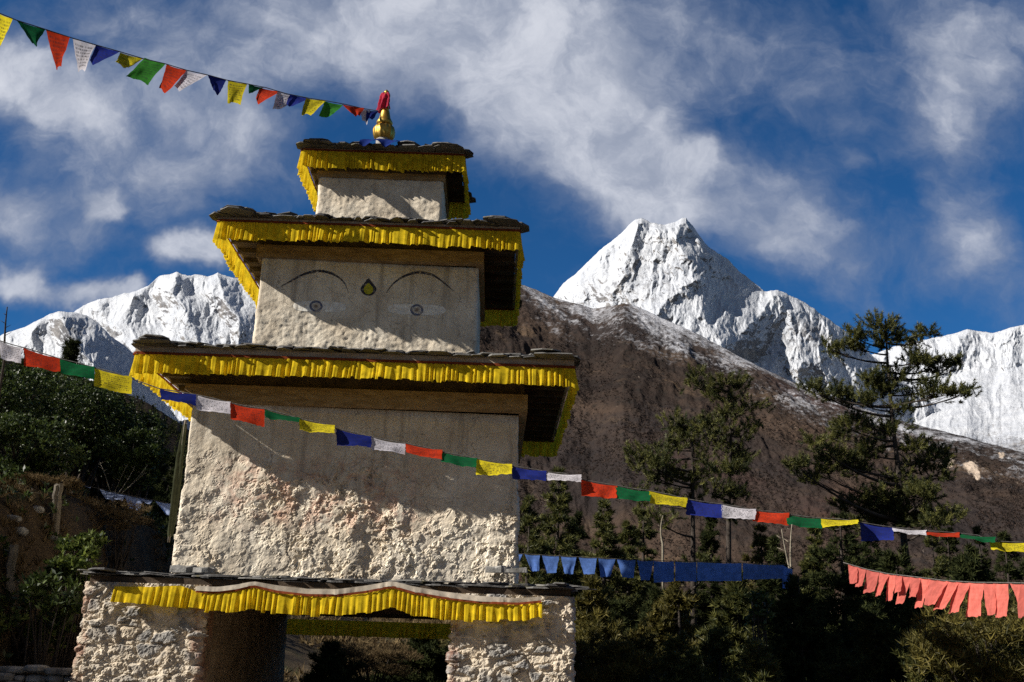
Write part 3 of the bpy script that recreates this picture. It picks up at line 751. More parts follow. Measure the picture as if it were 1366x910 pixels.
def pleats(path, nrm, ztop, drop, rng, flare=.06, amp=.022, pitch=.062, billow=None, nv=9, ragged=.012, wind=None):
    """hanging pleated cloth along a path of top points; returns verts (nu,nv,3) and uv"""
    path = np.asarray(path, float); seg = np.linalg.norm(np.diff(path, axis=0), axis=1); s = np.concatenate([[0], np.cumsum(seg)])
    n = int(s[-1] / .011) + 2; u = np.linspace(0, s[-1], n)
    pt = np.stack([np.interp(u, s, path[:, k]) for k in (0, 1)], -1); nn = np.stack([np.interp(u, s, nrm[:, k]) for k in (0, 1)], -1)
    zt = np.interp(u, s, np.broadcast_to(ztop, s.shape)) if not callable(ztop) else ztop(u)
    dr = np.interp(u, s, np.broadcast_to(drop, s.shape))
    cuts = [0.0]
    while cuts[-1] < s[-1] + .2: cuts.append(cuts[-1] + pitch * rng.choice([rng.uniform(.4, .9), rng.uniform(.8, 1.5), rng.uniform(1.4, 2.3)], p=[.35, .45, .2]))
    ph = np.interp(u, cuts, np.arange(len(cuts))); kk = np.floor(ph).astype(int)
    am = amp * rng.uniform(.3, 1.7, len(cuts))[kk]
    wave = np.tanh(2.2 * np.sin(ph * 2 * math.pi)) * am + .3 * am * np.sin(ph * 4 * math.pi + 1)
    big = fbm2(u * 1.3, u * 0 + 3.1, 3, int(rng.integers(1000)))
    lean = fbm2(u * 1.9, u * 0 + 7.7, 3, int(rng.integers(1000))) * .10
    rag = rng.normal(0, ragged, len(cuts))[kk] + .6 * ragged * big
    v = np.linspace(0, 1, nv)[None]
    bl = (billow(u) if billow else 0 * u)[:, None]
    o = flare * v + (wave[:, None] * (.25 + .75 * v)) + .05 * big[:, None] * v + bl * v**1.2 * (1 + .5 * big[:, None])
    tang = np.stack([-nn[:, 1], nn[:, 0]], -1)
    xy = pt[:, None] + nn[:, None] * o[..., None] + tang[:, None] * (lean[:, None] * v * dr[:, None])[..., None]
    if wind is not None: xy = xy + (np.array(wind)[None, None] * (v**1.5)[..., None])
    z = zt[:, None] - (dr + rag)[:, None] * v
    uv = np.stack([np.repeat((u / s[-1])[:, None], nv, 1), np.repeat(v, n, 0)], -1)
    return np.concatenate([xy, z[..., None]], -1), uv


def ring_path(x0, x1, y0, y1, r=.05):
    p, n = ring(x0, x1, y0, y1, r, .1, .1, .1); p = np.concatenate([p, p[:1]]); n = np.concatenate([n, n[:1]]); return p, n


def valance(label, x0, x1, y0, y1, ztop, drop, seed, centre=None, spread=1.0, push=0.09, orient=None, flare=.03):
    rng = np.random.default_rng(seed)
    p, n = ring_path(x0 - .012, x1 + .012, y0 - .012, y1 + .012)
    th = empty('fabric_valance', ((x0 + x1) / 2, (y0 + y1) / 2, ztop - drop), label, 'valance', 'yellow pleated valances under the roofs')
    L = x1 - x0
    bil = (lambda u: push * np.exp(-((u - centre * L) / (spread * L))**2) * (u < L * 1.02)) if centre is not None else None
    band = .034
    Vp, uv = pleats(p, n, ztop - band, drop, rng, flare, .026, .078, bil)
    mesh('pleated_cloth', Vp, gridf(Vp.shape[0], Vp.shape[1]), MT['yellow'], th, None, True)
    Vb, uvb = pleats(p, n, ztop, band + .006, rng, .004, .002, .08, None, 3, 0)
    Vb[..., :2] += (Vb[..., :2] - [(x0 + x1) / 2, (y0 + y1) / 2]) * .002
    mesh('band', Vb, gridf(Vb.shape[0], Vb.shape[1]), MT['redband'], th, None, True)


def tier(nm, wall, eav, zb, zbeam0, zbeam1, zsof, zfas, ztopslate, drop, seed, disp, yaw, roof_to, roof_z, vlabel, centre, push, sf=.02, stain=None, spread=.25, over=(.19, -.01)):
    wx0, wx1, wy0, wy1 = wall; ex0, ex1, ey0, ey1 = eav
    o = bumpy_box(nm, wx0, wx1, wy0, wy1, zb, zbeam0 + .02, disp, MT['plaster'], tower, sf, .05, .12, sf, .05, .006, yaw, {'stain': stain or (lambda B: 0 * B[..., 0])}, smooth=nm != 'lower_storey')
    dy = abs(math.tan(yaw)) * (wx1 - wx0) / 2
    rect_band('cornice_beam', wx0, wx1, wy0 - dy * .4, wy1 + dy * .4, zbeam0 + .02, zbeam1, .04 + dy * .6, MT['beam'])
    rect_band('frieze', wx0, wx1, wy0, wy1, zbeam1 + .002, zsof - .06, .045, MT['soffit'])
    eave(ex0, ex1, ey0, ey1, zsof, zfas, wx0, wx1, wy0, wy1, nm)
    slate_roof('slate_roof', ex0, ex1, ey0, ey1, zsof + .004, roof_z, *roof_to, seed, over=over)
    valance(vlabel, ex0, ex1, ey0, ey1, zfas + .006, drop - .015, seed + 3, centre, spread, push)
    return o


# lower storey --------------------------------------------------------------------------------
def disp3(B):
    low = sstep(4.75, 3.9, B[..., 2] + .25 * fbm3(B, .9, 2, 4))
    wp = np.stack([fbm3(B, 1.8, 4, 80 + i, .55) for i in (1, 2, 3)], -1); Q = B + .16 * wp
    f1, f2, idh = worley3(Q * [2.6, 2.6, 3.6], 12)
    lump = sstep(.0, .7, f2 - f1) * (.15 + .85 * idh)
    chips = sstep(-.02, .015, fbm3(Q, 2.3, 6, 110, .65)) * .026 + sstep(.06, .09, fbm3(Q, 3.3, 6, 111, .65)) * .024 - sstep(.17, .22, fbm3(Q, 2.9, 5, 112, .65)) * .035
    rough = .3 + .9 * sstep(-.25, .3, fbm3(B, .8, 3, 130) + .12 * np.sin(B[..., 0] * 1.7))   # some stretches are worn flat
    return low * (rough * (.030 * lump + .75 * chips + .010 * fbm3(B, 11, 4, 18, .65, True)) + .078 * fbm3(B, 1.7, 6, 2, .5)) + (1 - low) * (.012 * fbm3(B, 4, 4, 3)) + .03 * fbm3(B, .7, 2, 9) - .03


W3 = (-4.45, .31, 1.0, 5.15); E3 = (-5.12, 1.03, .27, 5.8)
W2 = (-3.78, -.40, 1.62, 4.5); E2 = (-4.38, .22, 1.05, 5.05)
W1 = (-3.12, -1.07, 2.3, 3.85); E1 = (-3.42, -.73, 2.13, 4.1)
z3s, z3f = zat(467, .1), zat(479, .25)
z2s, z2f = zat(291, .9, 490), zat(300, 1.05, 490)
z1s, z1f = zat(194.5, 1.97, 500), zat(202, 2.13, 500)
lower = tier('lower_storey', W3, E3, 2.6, zat(546, .95), zat(521, .95), z3s, z3f, 0, zat(482, .25) - zat(508, .2), 31, disp3, math.radians(2.2), (W2[0] - .1, W2[1] + .1, W2[2] - .12, W2[3] + .1), zat(458, 1.5) - .16,
             'yellow pleated valance round the lowest tower roof', .55, .10, .0145, lambda B: .5 * sstep(3.1, 3.5, B[..., 2]) * sstep(4.5, 4.1, B[..., 2]) * sstep(-4.3, -3.6, B[..., 0]) * sstep(-.5, -1.6, B[..., 0]), .33)


def disp2(B):
    low = sstep(6.9, 6.5, B[..., 2] + .2 * fbm3(B, .9, 2, 44))
    return low * .034 * fbm3(B, 3.4, 5, 42, .55) + .010 * fbm3(B, 6, 4, 43) + .02 * fbm3(B, .8, 2, 49) + .012 * low * fbm3(B, 10, 3, 47, .6, True)


middle = tier('middle_storey', W2, E2, 6.02, zat(350, 1.56), zat(332, 1.56), z2s, z2f, 0, zat(301, 1.05) - zat(326, 1.0), 41, disp2, math.radians(2.2), (W1[0] - .1, W1[1] + .1, W1[2] - .1, W1[3] + .1), zat(281, 2.2, 500) - .16,
              'yellow pleated valance round the middle roof above the painted eyes', .5, .10, .018, None, .25)


def disp1(B): return .03 * fbm3(B, 4, 5, 62, .55) + .012 * fbm3(B, 11, 3, 67, .6, True)


upper = tier('upper_storey', W1, E1, 8.45, zat(240, 2.28, 505), zat(231, 2.28, 505), z1s, z1f, 0, zat(206, 2.13, 505) - zat(229, 2.08, 505), 51, disp1, 0.0, (XC - .25, XC + .25, YC - .25, YC + .25), 10.12,
             'yellow pleated valance round the topmost small roof', None, 0, .02, None)
# gate roof
slate_roof('slate_roof', -5.27, 1.03, .05, 6.05, 2.515, zat(762, .95) - .05, W3[0] - .05, W3[1] + .05, W3[2] - .08, W3[3] + .1, 71, 3, (.12, .05), (.25, .7), 3)
b = MB(); rng = np.random.default_rng(5)                                 # plaster skirt and a few loose flat stones at the foot of the lower storey
for (px, wd, Y) in ((246, .34, .86), (272, .3, .84), (660, .3, .8), (690, .34, .78), (672, .22, .8)):
    c = P(px, 764, Y); b = MB(); b.slab(c, np.array([1, 0, .02]), np.array([0, 1, .05]), np.array([0, -.05, 1]), wd / 2, .15, rng.uniform(.06, .10), rng, 9, .9); b.build('skirt_stone', MT['stone'], tower)


# top of the highest roof, the gilded pinnacle
fz = 10.24
fin = MB()


def lathe(mb, c, prof, n=28, lobes=0, la=0.0):
    an = np.linspace(0, 2 * math.pi, n, endpoint=False); pr = np.array(prof, float); pr[:, 1] *= .88
    rr = pr[:, 1][:, None] * (1 + la * np.abs(np.sin(an * lobes / 2))[None] * (pr[:, 2][:, None] if pr.shape[1] > 2 else 1)) if lobes else np.repeat(pr[:, 1][:, None], n, 1)
    v = np.stack([c[0] + rr * np.cos(an), c[1] + rr * np.sin(an), np.repeat(c[2] + pr[:, 0][:, None], n, 1)], -1)
    k = len(pr); i = np.arange(k - 1)[:, None]; j = np.arange(n)[None]; j2 = (j + 1) % n
    mb.add(v, np.stack([i * n + j, i * n + j2, (i + 1) * n + j2, (i + 1) * n + j], -1).reshape(-1, 4))


FX = float(P(512, 180, YC)[0]); fc = (FX, YC, fz)
zt = lambda y: float(P(511, y, YC)[2]) - fz
mb = MB(); lathe(mb, fc, [(-.12, .15), (.05, .15), (zt(184), .14), (zt(182), .13)]); pin = mb.build('pinnacle', MT['stone'], tower, smooth=True)
mb = MB(); lathe(mb, fc, [(zt(188), .12), (zt(185.5), .165), (zt(181.5), .195), (zt(175), .205), (zt(171), .185), (zt(168), .14), (zt(166), .1)], 48, 12, .12); mb.build('lotus_bulb', MT['gold'], pin, smooth=True)
mb = MB(); lathe(mb, fc, [(zt(168), .10), (zt(167), .15), (zt(164), .165), (zt(161), .14), (zt(158), .115), (zt(152), .095), (zt(149), .085)]); mb.build('bell', MT['gold'], pin, smooth=True)
mb = MB(); pr = [(zt(150), .07)]
for yb in (146, 140, 134, 128): pr += [(zt(yb + 2.6), .055), (zt(yb + 1.2), .078), (zt(yb - 1.2), .078), (zt(yb - 2.6), .055)]
lathe(mb, fc, pr); mb.build('spire', MT['gold'], pin, smooth=True)
mb = MB(); lathe(mb, fc, [(zt(126), .03), (zt(125), .05), (zt(123.5), .055), (zt(122), .045), (zt(121), .028), (zt(119.5), .006)]); mb.build('tip', MT['gold'], pin, smooth=True)
# crimson scarf round the spire
nu, nv = 60, 16; an = np.linspace(-.2, 4.2, nu) + 1.6; vv = np.linspace(0, 1, nv)
A, Vv = np.meshgrid(an, vv, indexing='ij'); R = .082 + .045 * Vv + .03 * np.sin(A * 7 + 3 * Vv) * (.3 + .7 * Vv) + .03 * fbm2(A * 2, Vv * 3, 3, 4)
R = R * (1 - .55 * sstep(.16, .0, Vv))
zz = fz + zt(124) + (zt(148) - zt(125)) * Vv + .02 * np.sin(A * 5)
c0 = np.array([FX - .012, YC])
sc_ = mesh('scarf', np.stack([c0[0] + R * np.cos(A), c0[1] + R * np.sin(A), zz], -1), gridf(nu, nv), MT['scarf'], None, (FX, YC, fz + zt(150)), True)
tag(sc_, 'crimson cloth scarf wrapped round the gilded spire at the very top', 'scarf')
# blue cloth lying over the top slates below the pinnacle
nu, nv = 40, 14; U, Vv = np.meshgrid(np.linspace(0, 1, nu), np.linspace(0, 1, nv), indexing='ij')
a0 = P(478, 190, 1.75); a1 = P(528, 188, 1.75)
bx = a0[0] + (a1[0] - a0[0]) * U; by = 1.77 + .7 * Vv + .02 * np.sin(U * 9); bzv = a0[2] + .06 + .03 * fbm2(U * 5, Vv * 3, 3, 9) - .05 * sstep(.3, 0, Vv) * (1 + np.sin(U * 11)) + .35 * Vv
bc = mesh('cloth', np.stack([bx, by, bzv], -1), gridf(nu, nv), MT['bluecloth'], None, (a0[0], 1.9, a0[2]), True)
tag(bc, 'royal blue cloth lying over the top slates below the gilded pinnacle', 'cloth')

# painted face on the middle storey: thin coats of paint that follow the plaster -----------------------------------------
YAW2 = math.radians(2.2)


def paint(name, outline_fn, m, lift, nu=40, nv=6, label=None):
    """outline_fn(u,v) -> photo pixel arrays on the front wall of the middle storey"""
    U, Vv = np.meshgrid(np.linspace(0, 1, nu), np.linspace(0, 1, nv), indexing='ij')
    px, py = outline_fn(U, Vv); w = np.array([[P(a, b, 1.63) for a, b in zip(r1, r2)] for r1, r2 in zip(px, py)])
    for _ in range(2):
        B = w.copy(); bat = (zat(350, 1.56) + .02 - B[..., 2]) * .006
        y = W2[2] - bat + (B[..., 0] - (W2[0] + W2[1]) / 2) * math.tan(YAW2); B[..., 1] = y
        yy = y - disp2(B) - lift
        w = np.array([[P(a, b, c) for a, b, c in zip(r1, r2, r3)] for r1, r2, r3 in zip(px, py, yy)])
    return mesh(name, w, gridf(nu, nv), m, middle, None, True, label=label)


def paintm(name, c, brk=.0, c2=None):
    m, t, out = new_mat(name); p = geo(t)
    col = t.mix(t.ss(t.noise(p, 14, 6, .7), .35, .7), c, c2 or tuple(min(1, v * 1.35 + .02) for v in c))
    if brk: col = t.mix(t.ss(t.noise(p, 20, 6, .7), .62 - brk * .25, .72), col, (.62, .55, .45))
    surf(t, out, col, .9, t.noise(p, 40, 6, .7), .3, .01); return m


PK = paintm('black_paint', (.03, .03, .045), .45); PB = paintm('slate_blue_paint', (.10, .115, .18), .5); PW = paintm('chalk_white_paint', (.74, .72, .67), .8)
PG = paintm('lime_yellow_paint', (.36, .34, .02), .1); PS = paintm('soft_blue_paint', (.40, .36, .31), .6); PBR = paintm('brown_paint', (.22, .16, .12), .3)


def arch(xs, ys, w0):
    def f(u, v):
        x = np.interp(u, np.linspace(0, 1, len(xs)), xs); y = np.interp(u, np.linspace(0, 1, len(ys)), ys)
        k = np.sin(np.clip(u, 0, 1) * math.pi)**.7
        return x, y + (v - .5) * w0 * (.25 + k)
    return f


def smooth_pts(pts, n=40):
    x, y = np.array(pts, float).T; s = np.linspace(0, 1, len(x)); t = np.linspace(0, 1, n)
    def c(v):
        mm = np.gradient(v, s); i = np.clip(np.searchsorted(s, t) - 1, 0, len(s) - 2); h = s[1] - s[0]; q = (t - s[i]) / h
        return (2 * q**3 - 3 * q**2 + 1) * v[i] + (q**3 - 2 * q**2 + q) * h * mm[i] + (-2 * q**3 + 3 * q**2) * v[i + 1] + (q**3 - q**2) * h * mm[i + 1]
    return c(x), c(y)


LB = smooth_pts([(375, 382), (388, 375), (405, 366), (425, 361.5), (445, 366), (459, 377), (465, 391)])
RB = smooth_pts([(515, 391), (524, 379), (538, 369), (557, 363.5), (577, 367), (593, 378), (606, 389)])
eb = paint('painted_eyebrow', arch(*LB, 2.7), PK, .004, 60, 5); eb2 = paint('painted_eyebrow', arch(*RB, 2.7), PK, .004, 60, 5)
disc = lambda cx, cy, rx, ry, r0=0: (lambda u, v: (cx + rx * (r0 + (1 - r0) * v) * np.cos(u * 2 * math.pi), cy + ry * (r0 + (1 - r0) * v) * np.sin(u * 2 * math.pi)))


def drop_shape(cx, cy, rx, ry, tip):
    def f(u, v):
        a = u * 2 * math.pi - math.pi / 2; x = np.cos(a); y = np.sin(a)
        up_ = np.clip(-y, 0, 1)
        return cx + v * rx * x * (1 - .35 * up_**2), cy + v * (ry * y - tip * up_**6)
    return f


paint('painted_forehead_drop', drop_shape(491.5, 385.5, 10.5, 9, 5), PK, .004, 40, 6)
paint('painted_forehead_drop', drop_shape(491.5, 386, 6.4, 6.8, 1.5), PG, .007, 40, 6)


def almond(x0, x1, yc, hh):
    def f(u, v):
        x = x0 + (x1 - x0) * u; k = np.sqrt(np.clip(1 - np.abs(2 * u - 1)**5, 0, 1))
        return x, yc + 2.0 * (u - .5) + (v - .5) * 2 * hh * k
    return f


paint('painted_eye', almond(391, 462, 409, 7), PW, .004, 50, 8); paint('painted_eye', almond(517, 595, 413, 7), PW, .004, 50, 8)
for cx, cy in ((421.5, 408.5), (556, 413.5)):
    paint('painted_iris', disc(cx, cy, 8.8, 7.6, .64), PB, .007, 40, 4)
    paint('painted_iris', disc(cx, cy, 4.9, 4.2), PS, .006, 30, 5); paint('painted_iris', disc(cx, cy, 2.3, 2.0), PBR, .009, 20, 3)

# draped valance across the front of the gate ------------------------------------------------------------------------
gv = empty('fabric_valance', (-2.1, -.1, 2.0), 'scalloped yellow valance with cream hem draped across the front of the gate', 'valance', None)
VT = [(153, 782), (200, 783), (243, 781), (262, 781.5), (290, 783), (315, 780), (338, 775.5), (370, 781), (410, 785.5), (450, 786), (490, 781), (523, 775), (550, 782), (590, 789), (640, 795), (690, 798), (722, 796)]
VB = [(153, 803), (200, 807), (243, 811), (262, 813), (290, 817), (315, 817), (338, 813), (370, 817), (410, 820.5), (450, 821), (490, 819), (523, 813), (550, 820), (590, 826), (640, 829), (690, 829), (722, 822)]
xs = np.array([a for a, b_ in VT], float)


def gate_cloth(x0, x1, top, bot, Y, seed, flare, amp, nv, m, nm, pitch=.06, rag=.01, lift=0.0):
    n = 60; px = np.linspace(x0, x1, n); A = np.array([P(a, np.interp(a, xs, top), Y) for a in px]); Bt = np.array([P(a, np.interp(a, xs, bot), Y) for a in px])
    rng = np.random.default_rng(seed); nr = np.tile([0, -1.0], (n, 1))
    Vp, uv = pleats(A[:, :2] + [0, -lift], nr, A[:, 2], A[:, 2] - Bt[:, 2], rng, flare, amp, pitch, None, nv, rag)
    return mesh(nm, Vp, gridf(Vp.shape[0], Vp.shape[1]), m, gv, None, True)


topy = np.array([b_ for a, b_ in VT], float); boty = np.array([b_ for a, b_ in VB], float)
hemh = np.array([0, 0, 0, 6, 6, 6, 5, 7, 7, 7, 7, 6, 7, 7, 7, 6, 5], float); redh = hemh + np.where(hemh > 0, 3.2, 1.0)
gate_cloth(153, 723, topy + redh - 1, boty, -.10, 91, .09, .03, 10, MT['yellow'], 'pleated_cloth', .085, .012)
gate_cloth(262, 722, topy, topy + hemh + .6, -.106, 92, .012, .004, 4, MT['hem'], 'hem', .2, 0)
gate_cloth(262, 722, topy + hemh, topy + redh, -.112, 93, .006, .004, 3, MT['redband'], 'band', .1, 0, .012)
# the one on the far side of the passage
rng = np.random.default_rng(17); a, b2 = P(384, 833, 6.15), P(606, 836, 6.15); n = 30; px = np.linspace(a[0] - .35, b2[0] + .35, n)
bv = empty('fabric_valance', ((a[0] + b2[0]) / 2, 6.15, 1.9), 'striped yellow valance hanging at the far end of the gate passage', 'valance')
Vp, uv = pleats(np.stack([px, np.full(n, 6.18)], -1), np.tile([0, -1.0], (n, 1)), P(500, 829, 6.15)[2], P(500, 829, 6.15)[2] - P(500, 850, 6.15)[2], rng, .02, .04, .11, None, 7, .004)
mesh('pleated_cloth', Vp, gridf(Vp.shape[0], Vp.shape[1]), MT['yellow'], bv, None, True)

# ------------------------------------------------------------------ prayer flags
FLC = {'b': ('fl_blue', 'blue flag'), 'w': ('fl_white', 'white flag'), 'r': ('fl_red', 'red flag'), 'g': ('fl_green', 'green flag'), 'y': ('fl_yellow', 'yellow flag'), 's': ('fl_sky', 'blue flag'), 'p': ('fl_salmon', 'salmon pink flag'), 'l': ('fl_pale', 'pale blue flag'), 'G': ('fl_grass', 'green flag')}


def flag(th, quad, Ys, code, seed, depth=.12, true=None, folds=1.0, nu=16, nv=12, label=True):
    """quad: photo pixels of top-left, top-right, bottom-right, bottom-left; Ys: depths at left and right end.
    The lower edge is blown back or forward so the cloth keeps its real length."""
    rng = np.random.default_rng(seed)
    tl, tr = P(*quad[0], Ys[0]), P(*quad[1], Ys[1]); hl = np.linalg.norm(P(*quad[3], Ys[0]) - tl); hr = np.linalg.norm(P(*quad[2], Ys[1]) - tr)
    L = true or 0
    bl = math.sqrt(max(0, L * L - hl * hl)) if L > hl else 0; br = math.sqrt(max(0, L * L - hr * hr)) if L > hr else 0
    bl2, br2 = P(*quad[3], Ys[0] - bl), P(*quad[2], Ys[1] - br)                 # the foot of the cloth blows towards the viewer
    U, Vv = np.meshgrid(np.linspace(0, 1, nu), np.linspace(0, 1, nv), indexing='ij'); u, v = U[..., None], Vv[..., None]
    W_ = (tl * (1 - u) + tr * u) * (1 - v) + (bl2 * (1 - u) + br2 * u) * v
    f = rng.uniform(1.2, 2.6); ph = rng.uniform(0, 6.28)
    wv = depth * folds * (np.sin(U * 2 * math.pi * f * .5 + Vv * 2 + ph) * .5 + .5 * fbm2(U * 2.5 + ph, Vv * 2.0, 3, seed)) * Vv**.7 * .45
    W_[..., 1] += wv; W_[..., 2] += .25 * wv * np.sin(U * 5 + ph) - .012 * np.sin(U * math.pi) * (1 - Vv)
    mn, lb = FLC[code]
    W_[..., 2] += (.012 * fbm2(U * 9 + seed, Vv * 0, 3, seed + 5)) * Vv**4; W_[..., 0] += .012 * fbm2(Vv * 5 + seed, U * 1.5, 3, seed + 6)
    uv = np.stack([U, 1 - Vv], -1)
    return mesh('flag', W_, gridf(nu, nv), MT[mn], th, None, True, uv=uv, label=lb if label else None)


def cord(th, pts, r=.006):
    b = MB(); b.tube(pts, r, 6); return b.build('cord', MT['cord'], th, smooth=True)


# the long line crossing in front of the tower
YM = -5.4
line = empty('prayer_flag_string', P(683, 620, YM), 'long string of prayer flags in five colours crossing in front of the tower', 'prayer flags')
FL = [('w', 0, 30, 455, 464, 478, 485), ('r', 31, 80, 464, 478, 488, 495), ('g', 80, 126, 479, 489, 497, 506), ('y', 126, 176, 491, 502, 516, 526), ('b', 213, 262, 519, 526, 532, 540), ('w', 261, 308, 527, 536, 546, 552), ('r', 307, 353, 538, 546, 559, 569),
      ('g', 353, 400, 546, 557, 557, 563), ('y', 399, 447, 559, 567, 574, 578), ('b', 448, 496, 572, 582, 594, 596), ('w', 494, 541, 583, 592, 599, 605), ('r', 541, 590, 592, 600, 604, 613), ('g', 588, 636, 603, 611, 616, 624),
      ('y', 634, 683, 612, 619, 634, 632), ('b', 682, 729, 622, 628, 638, 641), ('w', 729, 776, 630, 633, 640, 642), ('r', 775, 823, 640, 648, 661, 665), ('g', 821, 868, 648, 656, 665, 669), ('y', 866, 917, 655, 664, 671, 676),
      ('b', 915, 964, 666, 673, 686, 692), ('w', 962, 1009, 673, 679, 690, 693), ('r', 1004, 1053, 681, 684, 695, 700), ('g', 1048, 1097, 686, 692, 700, 705), ('y', 1095, 1145, 692, 693, 703, 699), ('b', 1147, 1192, 697, 704, 722, 720),
      ('w', 1190, 1236, 704, 707, 709, 714), ('r', 1234, 1281, 709, 710, 714, 717), ('g', 1280, 1328, 712, 716, 717, 724), ('y', 1320, 1372, 722, 724, 733, 737)]
cp = []
for i, (cde, x0, x1, ya, yb, yc, yd) in enumerate(FL):
    flag(line, [(x0, ya), (x1, yb), (x1 - 1, yd), (x0 + 1, yc)], (YM, YM), cde, 300 + i, .10, .24)
    cp += [P(x0, ya - .4, YM), P((x0 + x1) / 2, (ya + yb) / 2, YM)]
cp = [P(-420, 330, YM)] + [P(-200, 405, YM)] + cp + [P(1372, 724, YM), P(1560, 742, YM), P(1900, 765, YM)]
cord(line, cp, .005)

# the line from the spire to the upper left
pts = [(0, 18), (22, 27), (60, 39), (97, 51), (128, 60), (160, 69), (190, 78), (220, 85), (250, 94), (277, 100), (303, 107), (330, 112), (355, 117), (382, 125), (412, 131), (432, 134), (460, 139), (485, 145), (505, 148)]
top = empty('prayer_flag_string', P(250, 94, .5), 'string of small fluttering pennants running from the gilded spire to the upper left', 'prayer flags')
yat = lambda x: np.interp(x, [-400, 505], [-5.5, YC - .05])
py_at = lambda x: np.interp(x, [p_[0] for p_ in pts], [p_[1] for p_ in pts])
TF = [('y', [(-4, 17), (17, 25), (2, 62), (-6, 60)]), ('g', [(22, 27), (60, 39), (50, 60), (45, 60)]), ('r', [(61, 39), (94, 49), (82, 90), (74, 91)]), ('w', [(97, 51), (128, 60), (113, 95), (103, 94)]),
      ('b', [(128, 60), (160, 69), (124, 87), (121, 82)]), ('y', [(160, 70), (191, 78), (172, 92), (154, 83)]), ('G', [(193, 77), (221, 85), (197, 113), (167, 101)]), ('r', [(222, 86), (250, 94), (220, 123), (213, 118)]),
      ('w', [(248, 94), (276, 100), (240, 121), (233, 115)]), ('b', [(277, 100), (302, 106), (291, 127), (285, 121)]), ('y', [(304, 107), (330, 112), (320, 139), (303, 136)]), ('g', [(332, 112), (352, 117), (337, 126), (331, 123)]), ('r', [(346, 117), (374, 122), (345, 140), (342, 133)]),
      ('w', [(370, 122), (396, 128), (380, 142), (364, 147)]), ('b', [(387, 126), (413, 131), (390, 143), (382, 139)]), ('y', [(408, 131), (436, 134), (414, 153), (402, 152)]), ('G', [(433, 135), (458, 140), (440, 155), (426, 157)]), ('r', [(456, 139), (486, 144), (480, 155), (470, 153)]),
      ('w', [(480, 144), (494, 147), (489, 165), (483, 160)]), ('b', [(489, 147), (505, 148), (497, 158), (488, 160)])]
for i, (cde, qd) in enumerate(TF): flag(top, qd, (yat(qd[0][0]), yat(qd[1][0])), cde, 400 + i, .14, .34, 1.2)
cord(top, [P(x, y, yat(x)) for x, y in [(-400, -120), (-200, -48), (-90, -12)] + pts] + [np.array([FX - .05, YC - .06, fz + zt(147)])], .007)

# the blue line to the right of the tower, behind it
YB = 7.5
bl = empty('prayer_flag_string', P(860, 755, YB), 'string of all blue flags stretched from behind the right side of the tower', 'prayer flags')
bpts = [(672, 737), (690, 739), (740, 742), (800, 745), (850, 747.5), (910, 749.5), (980, 751), (1050, 754), (1058, 760)]
bw = [(684, 697, 758), (700, 720, 762), (723, 746, 764), (748, 769, 766), (772, 796, 766), (798, 821, 769), (823, 848, 771), (850, 872, 774), (872, 899, 776), (901, 929, 776), (930, 989, 775), (991, 1045, 772), (1044, 1057, 786)]
by_at = lambda x: float(np.interp(x, [a for a, _ in bpts], [b_ for _, b_ in bpts]))
for i, (x0, x1, yb) in enumerate(bw):
    ins = 5 if i < 8 else 0; sk = (-3, 4, 1, 0, 2, -2, 2, 0, 0, 0, 0, 0, 0)[i]
    flag(bl, [(x0, by_at(x0)), (x1, by_at(x1)), (x1 - ins + sk, yb), (x0 + ins + sk, yb + (i % 3) - 1)], (YB, YB), 's', 500 + i, .10, .36, 1.0, label=False)
cord(bl, [P(x, y - .5, YB) for x, y in bpts], .007)

# salmon line low on the right
pk = empty('prayer_flag_string', P(1250, 790, -1.5), 'string of salmon pink flags hanging low in front of the dark firs', 'prayer flags')
ykat = lambda x: np.interp(x, [1130, 1400], [1.2, -4.0])
kp = [(1125, 751), (1132, 753), (1156, 760), (1185, 766), (1220, 770), (1260, 775), (1300, 777.5), (1345, 778), (1400, 779), (1520, 782)]
ky = lambda x: float(np.interp(x, [a for a, _ in kp], [b_ for _, b_ in kp]))
KW = [(1131, 1143, 1135, 1143, 778), (1143, 1155, 1142, 1150, 782), (1156, 1172, 1153, 1166, 790), (1174, 1186, 1166, 1174, 795), (1184, 1194, 1183, 1191, 801), (1194, 1203, 1194, 1200, 790), (1200, 1215, 1195, 1206, 805), (1214, 1227, 1212, 1222, 796), (1226, 1240, 1221, 1231, 810), (1238, 1252, 1233, 1243, 806),
      (1250, 1266, 1235, 1246, 807), (1262, 1279, 1246, 1262, 812), (1276, 1294, 1264, 1280, 817), (1292, 1311, 1289, 1310, 822), (1311, 1326, 1318, 1328, 820), (1325, 1344, 1327, 1342, 823), (1347, 1364, 1362, 1372, 812), (1362, 1378, 1357, 1370, 823)]
for i, (x0, x1, xa, xb, yb) in enumerate(KW):
    flag(pk, [(x0, ky(x0)), (x1 + 1, ky(x1)), (xb, yb - 1), (xa, yb + 1)], (ykat(x0), ykat(x1)), 'p', 600 + i, .17, .40, 1.0, label=False)
cord(pk, [P(x, y - .5, ykat(x)) for x, y in kp], .007)

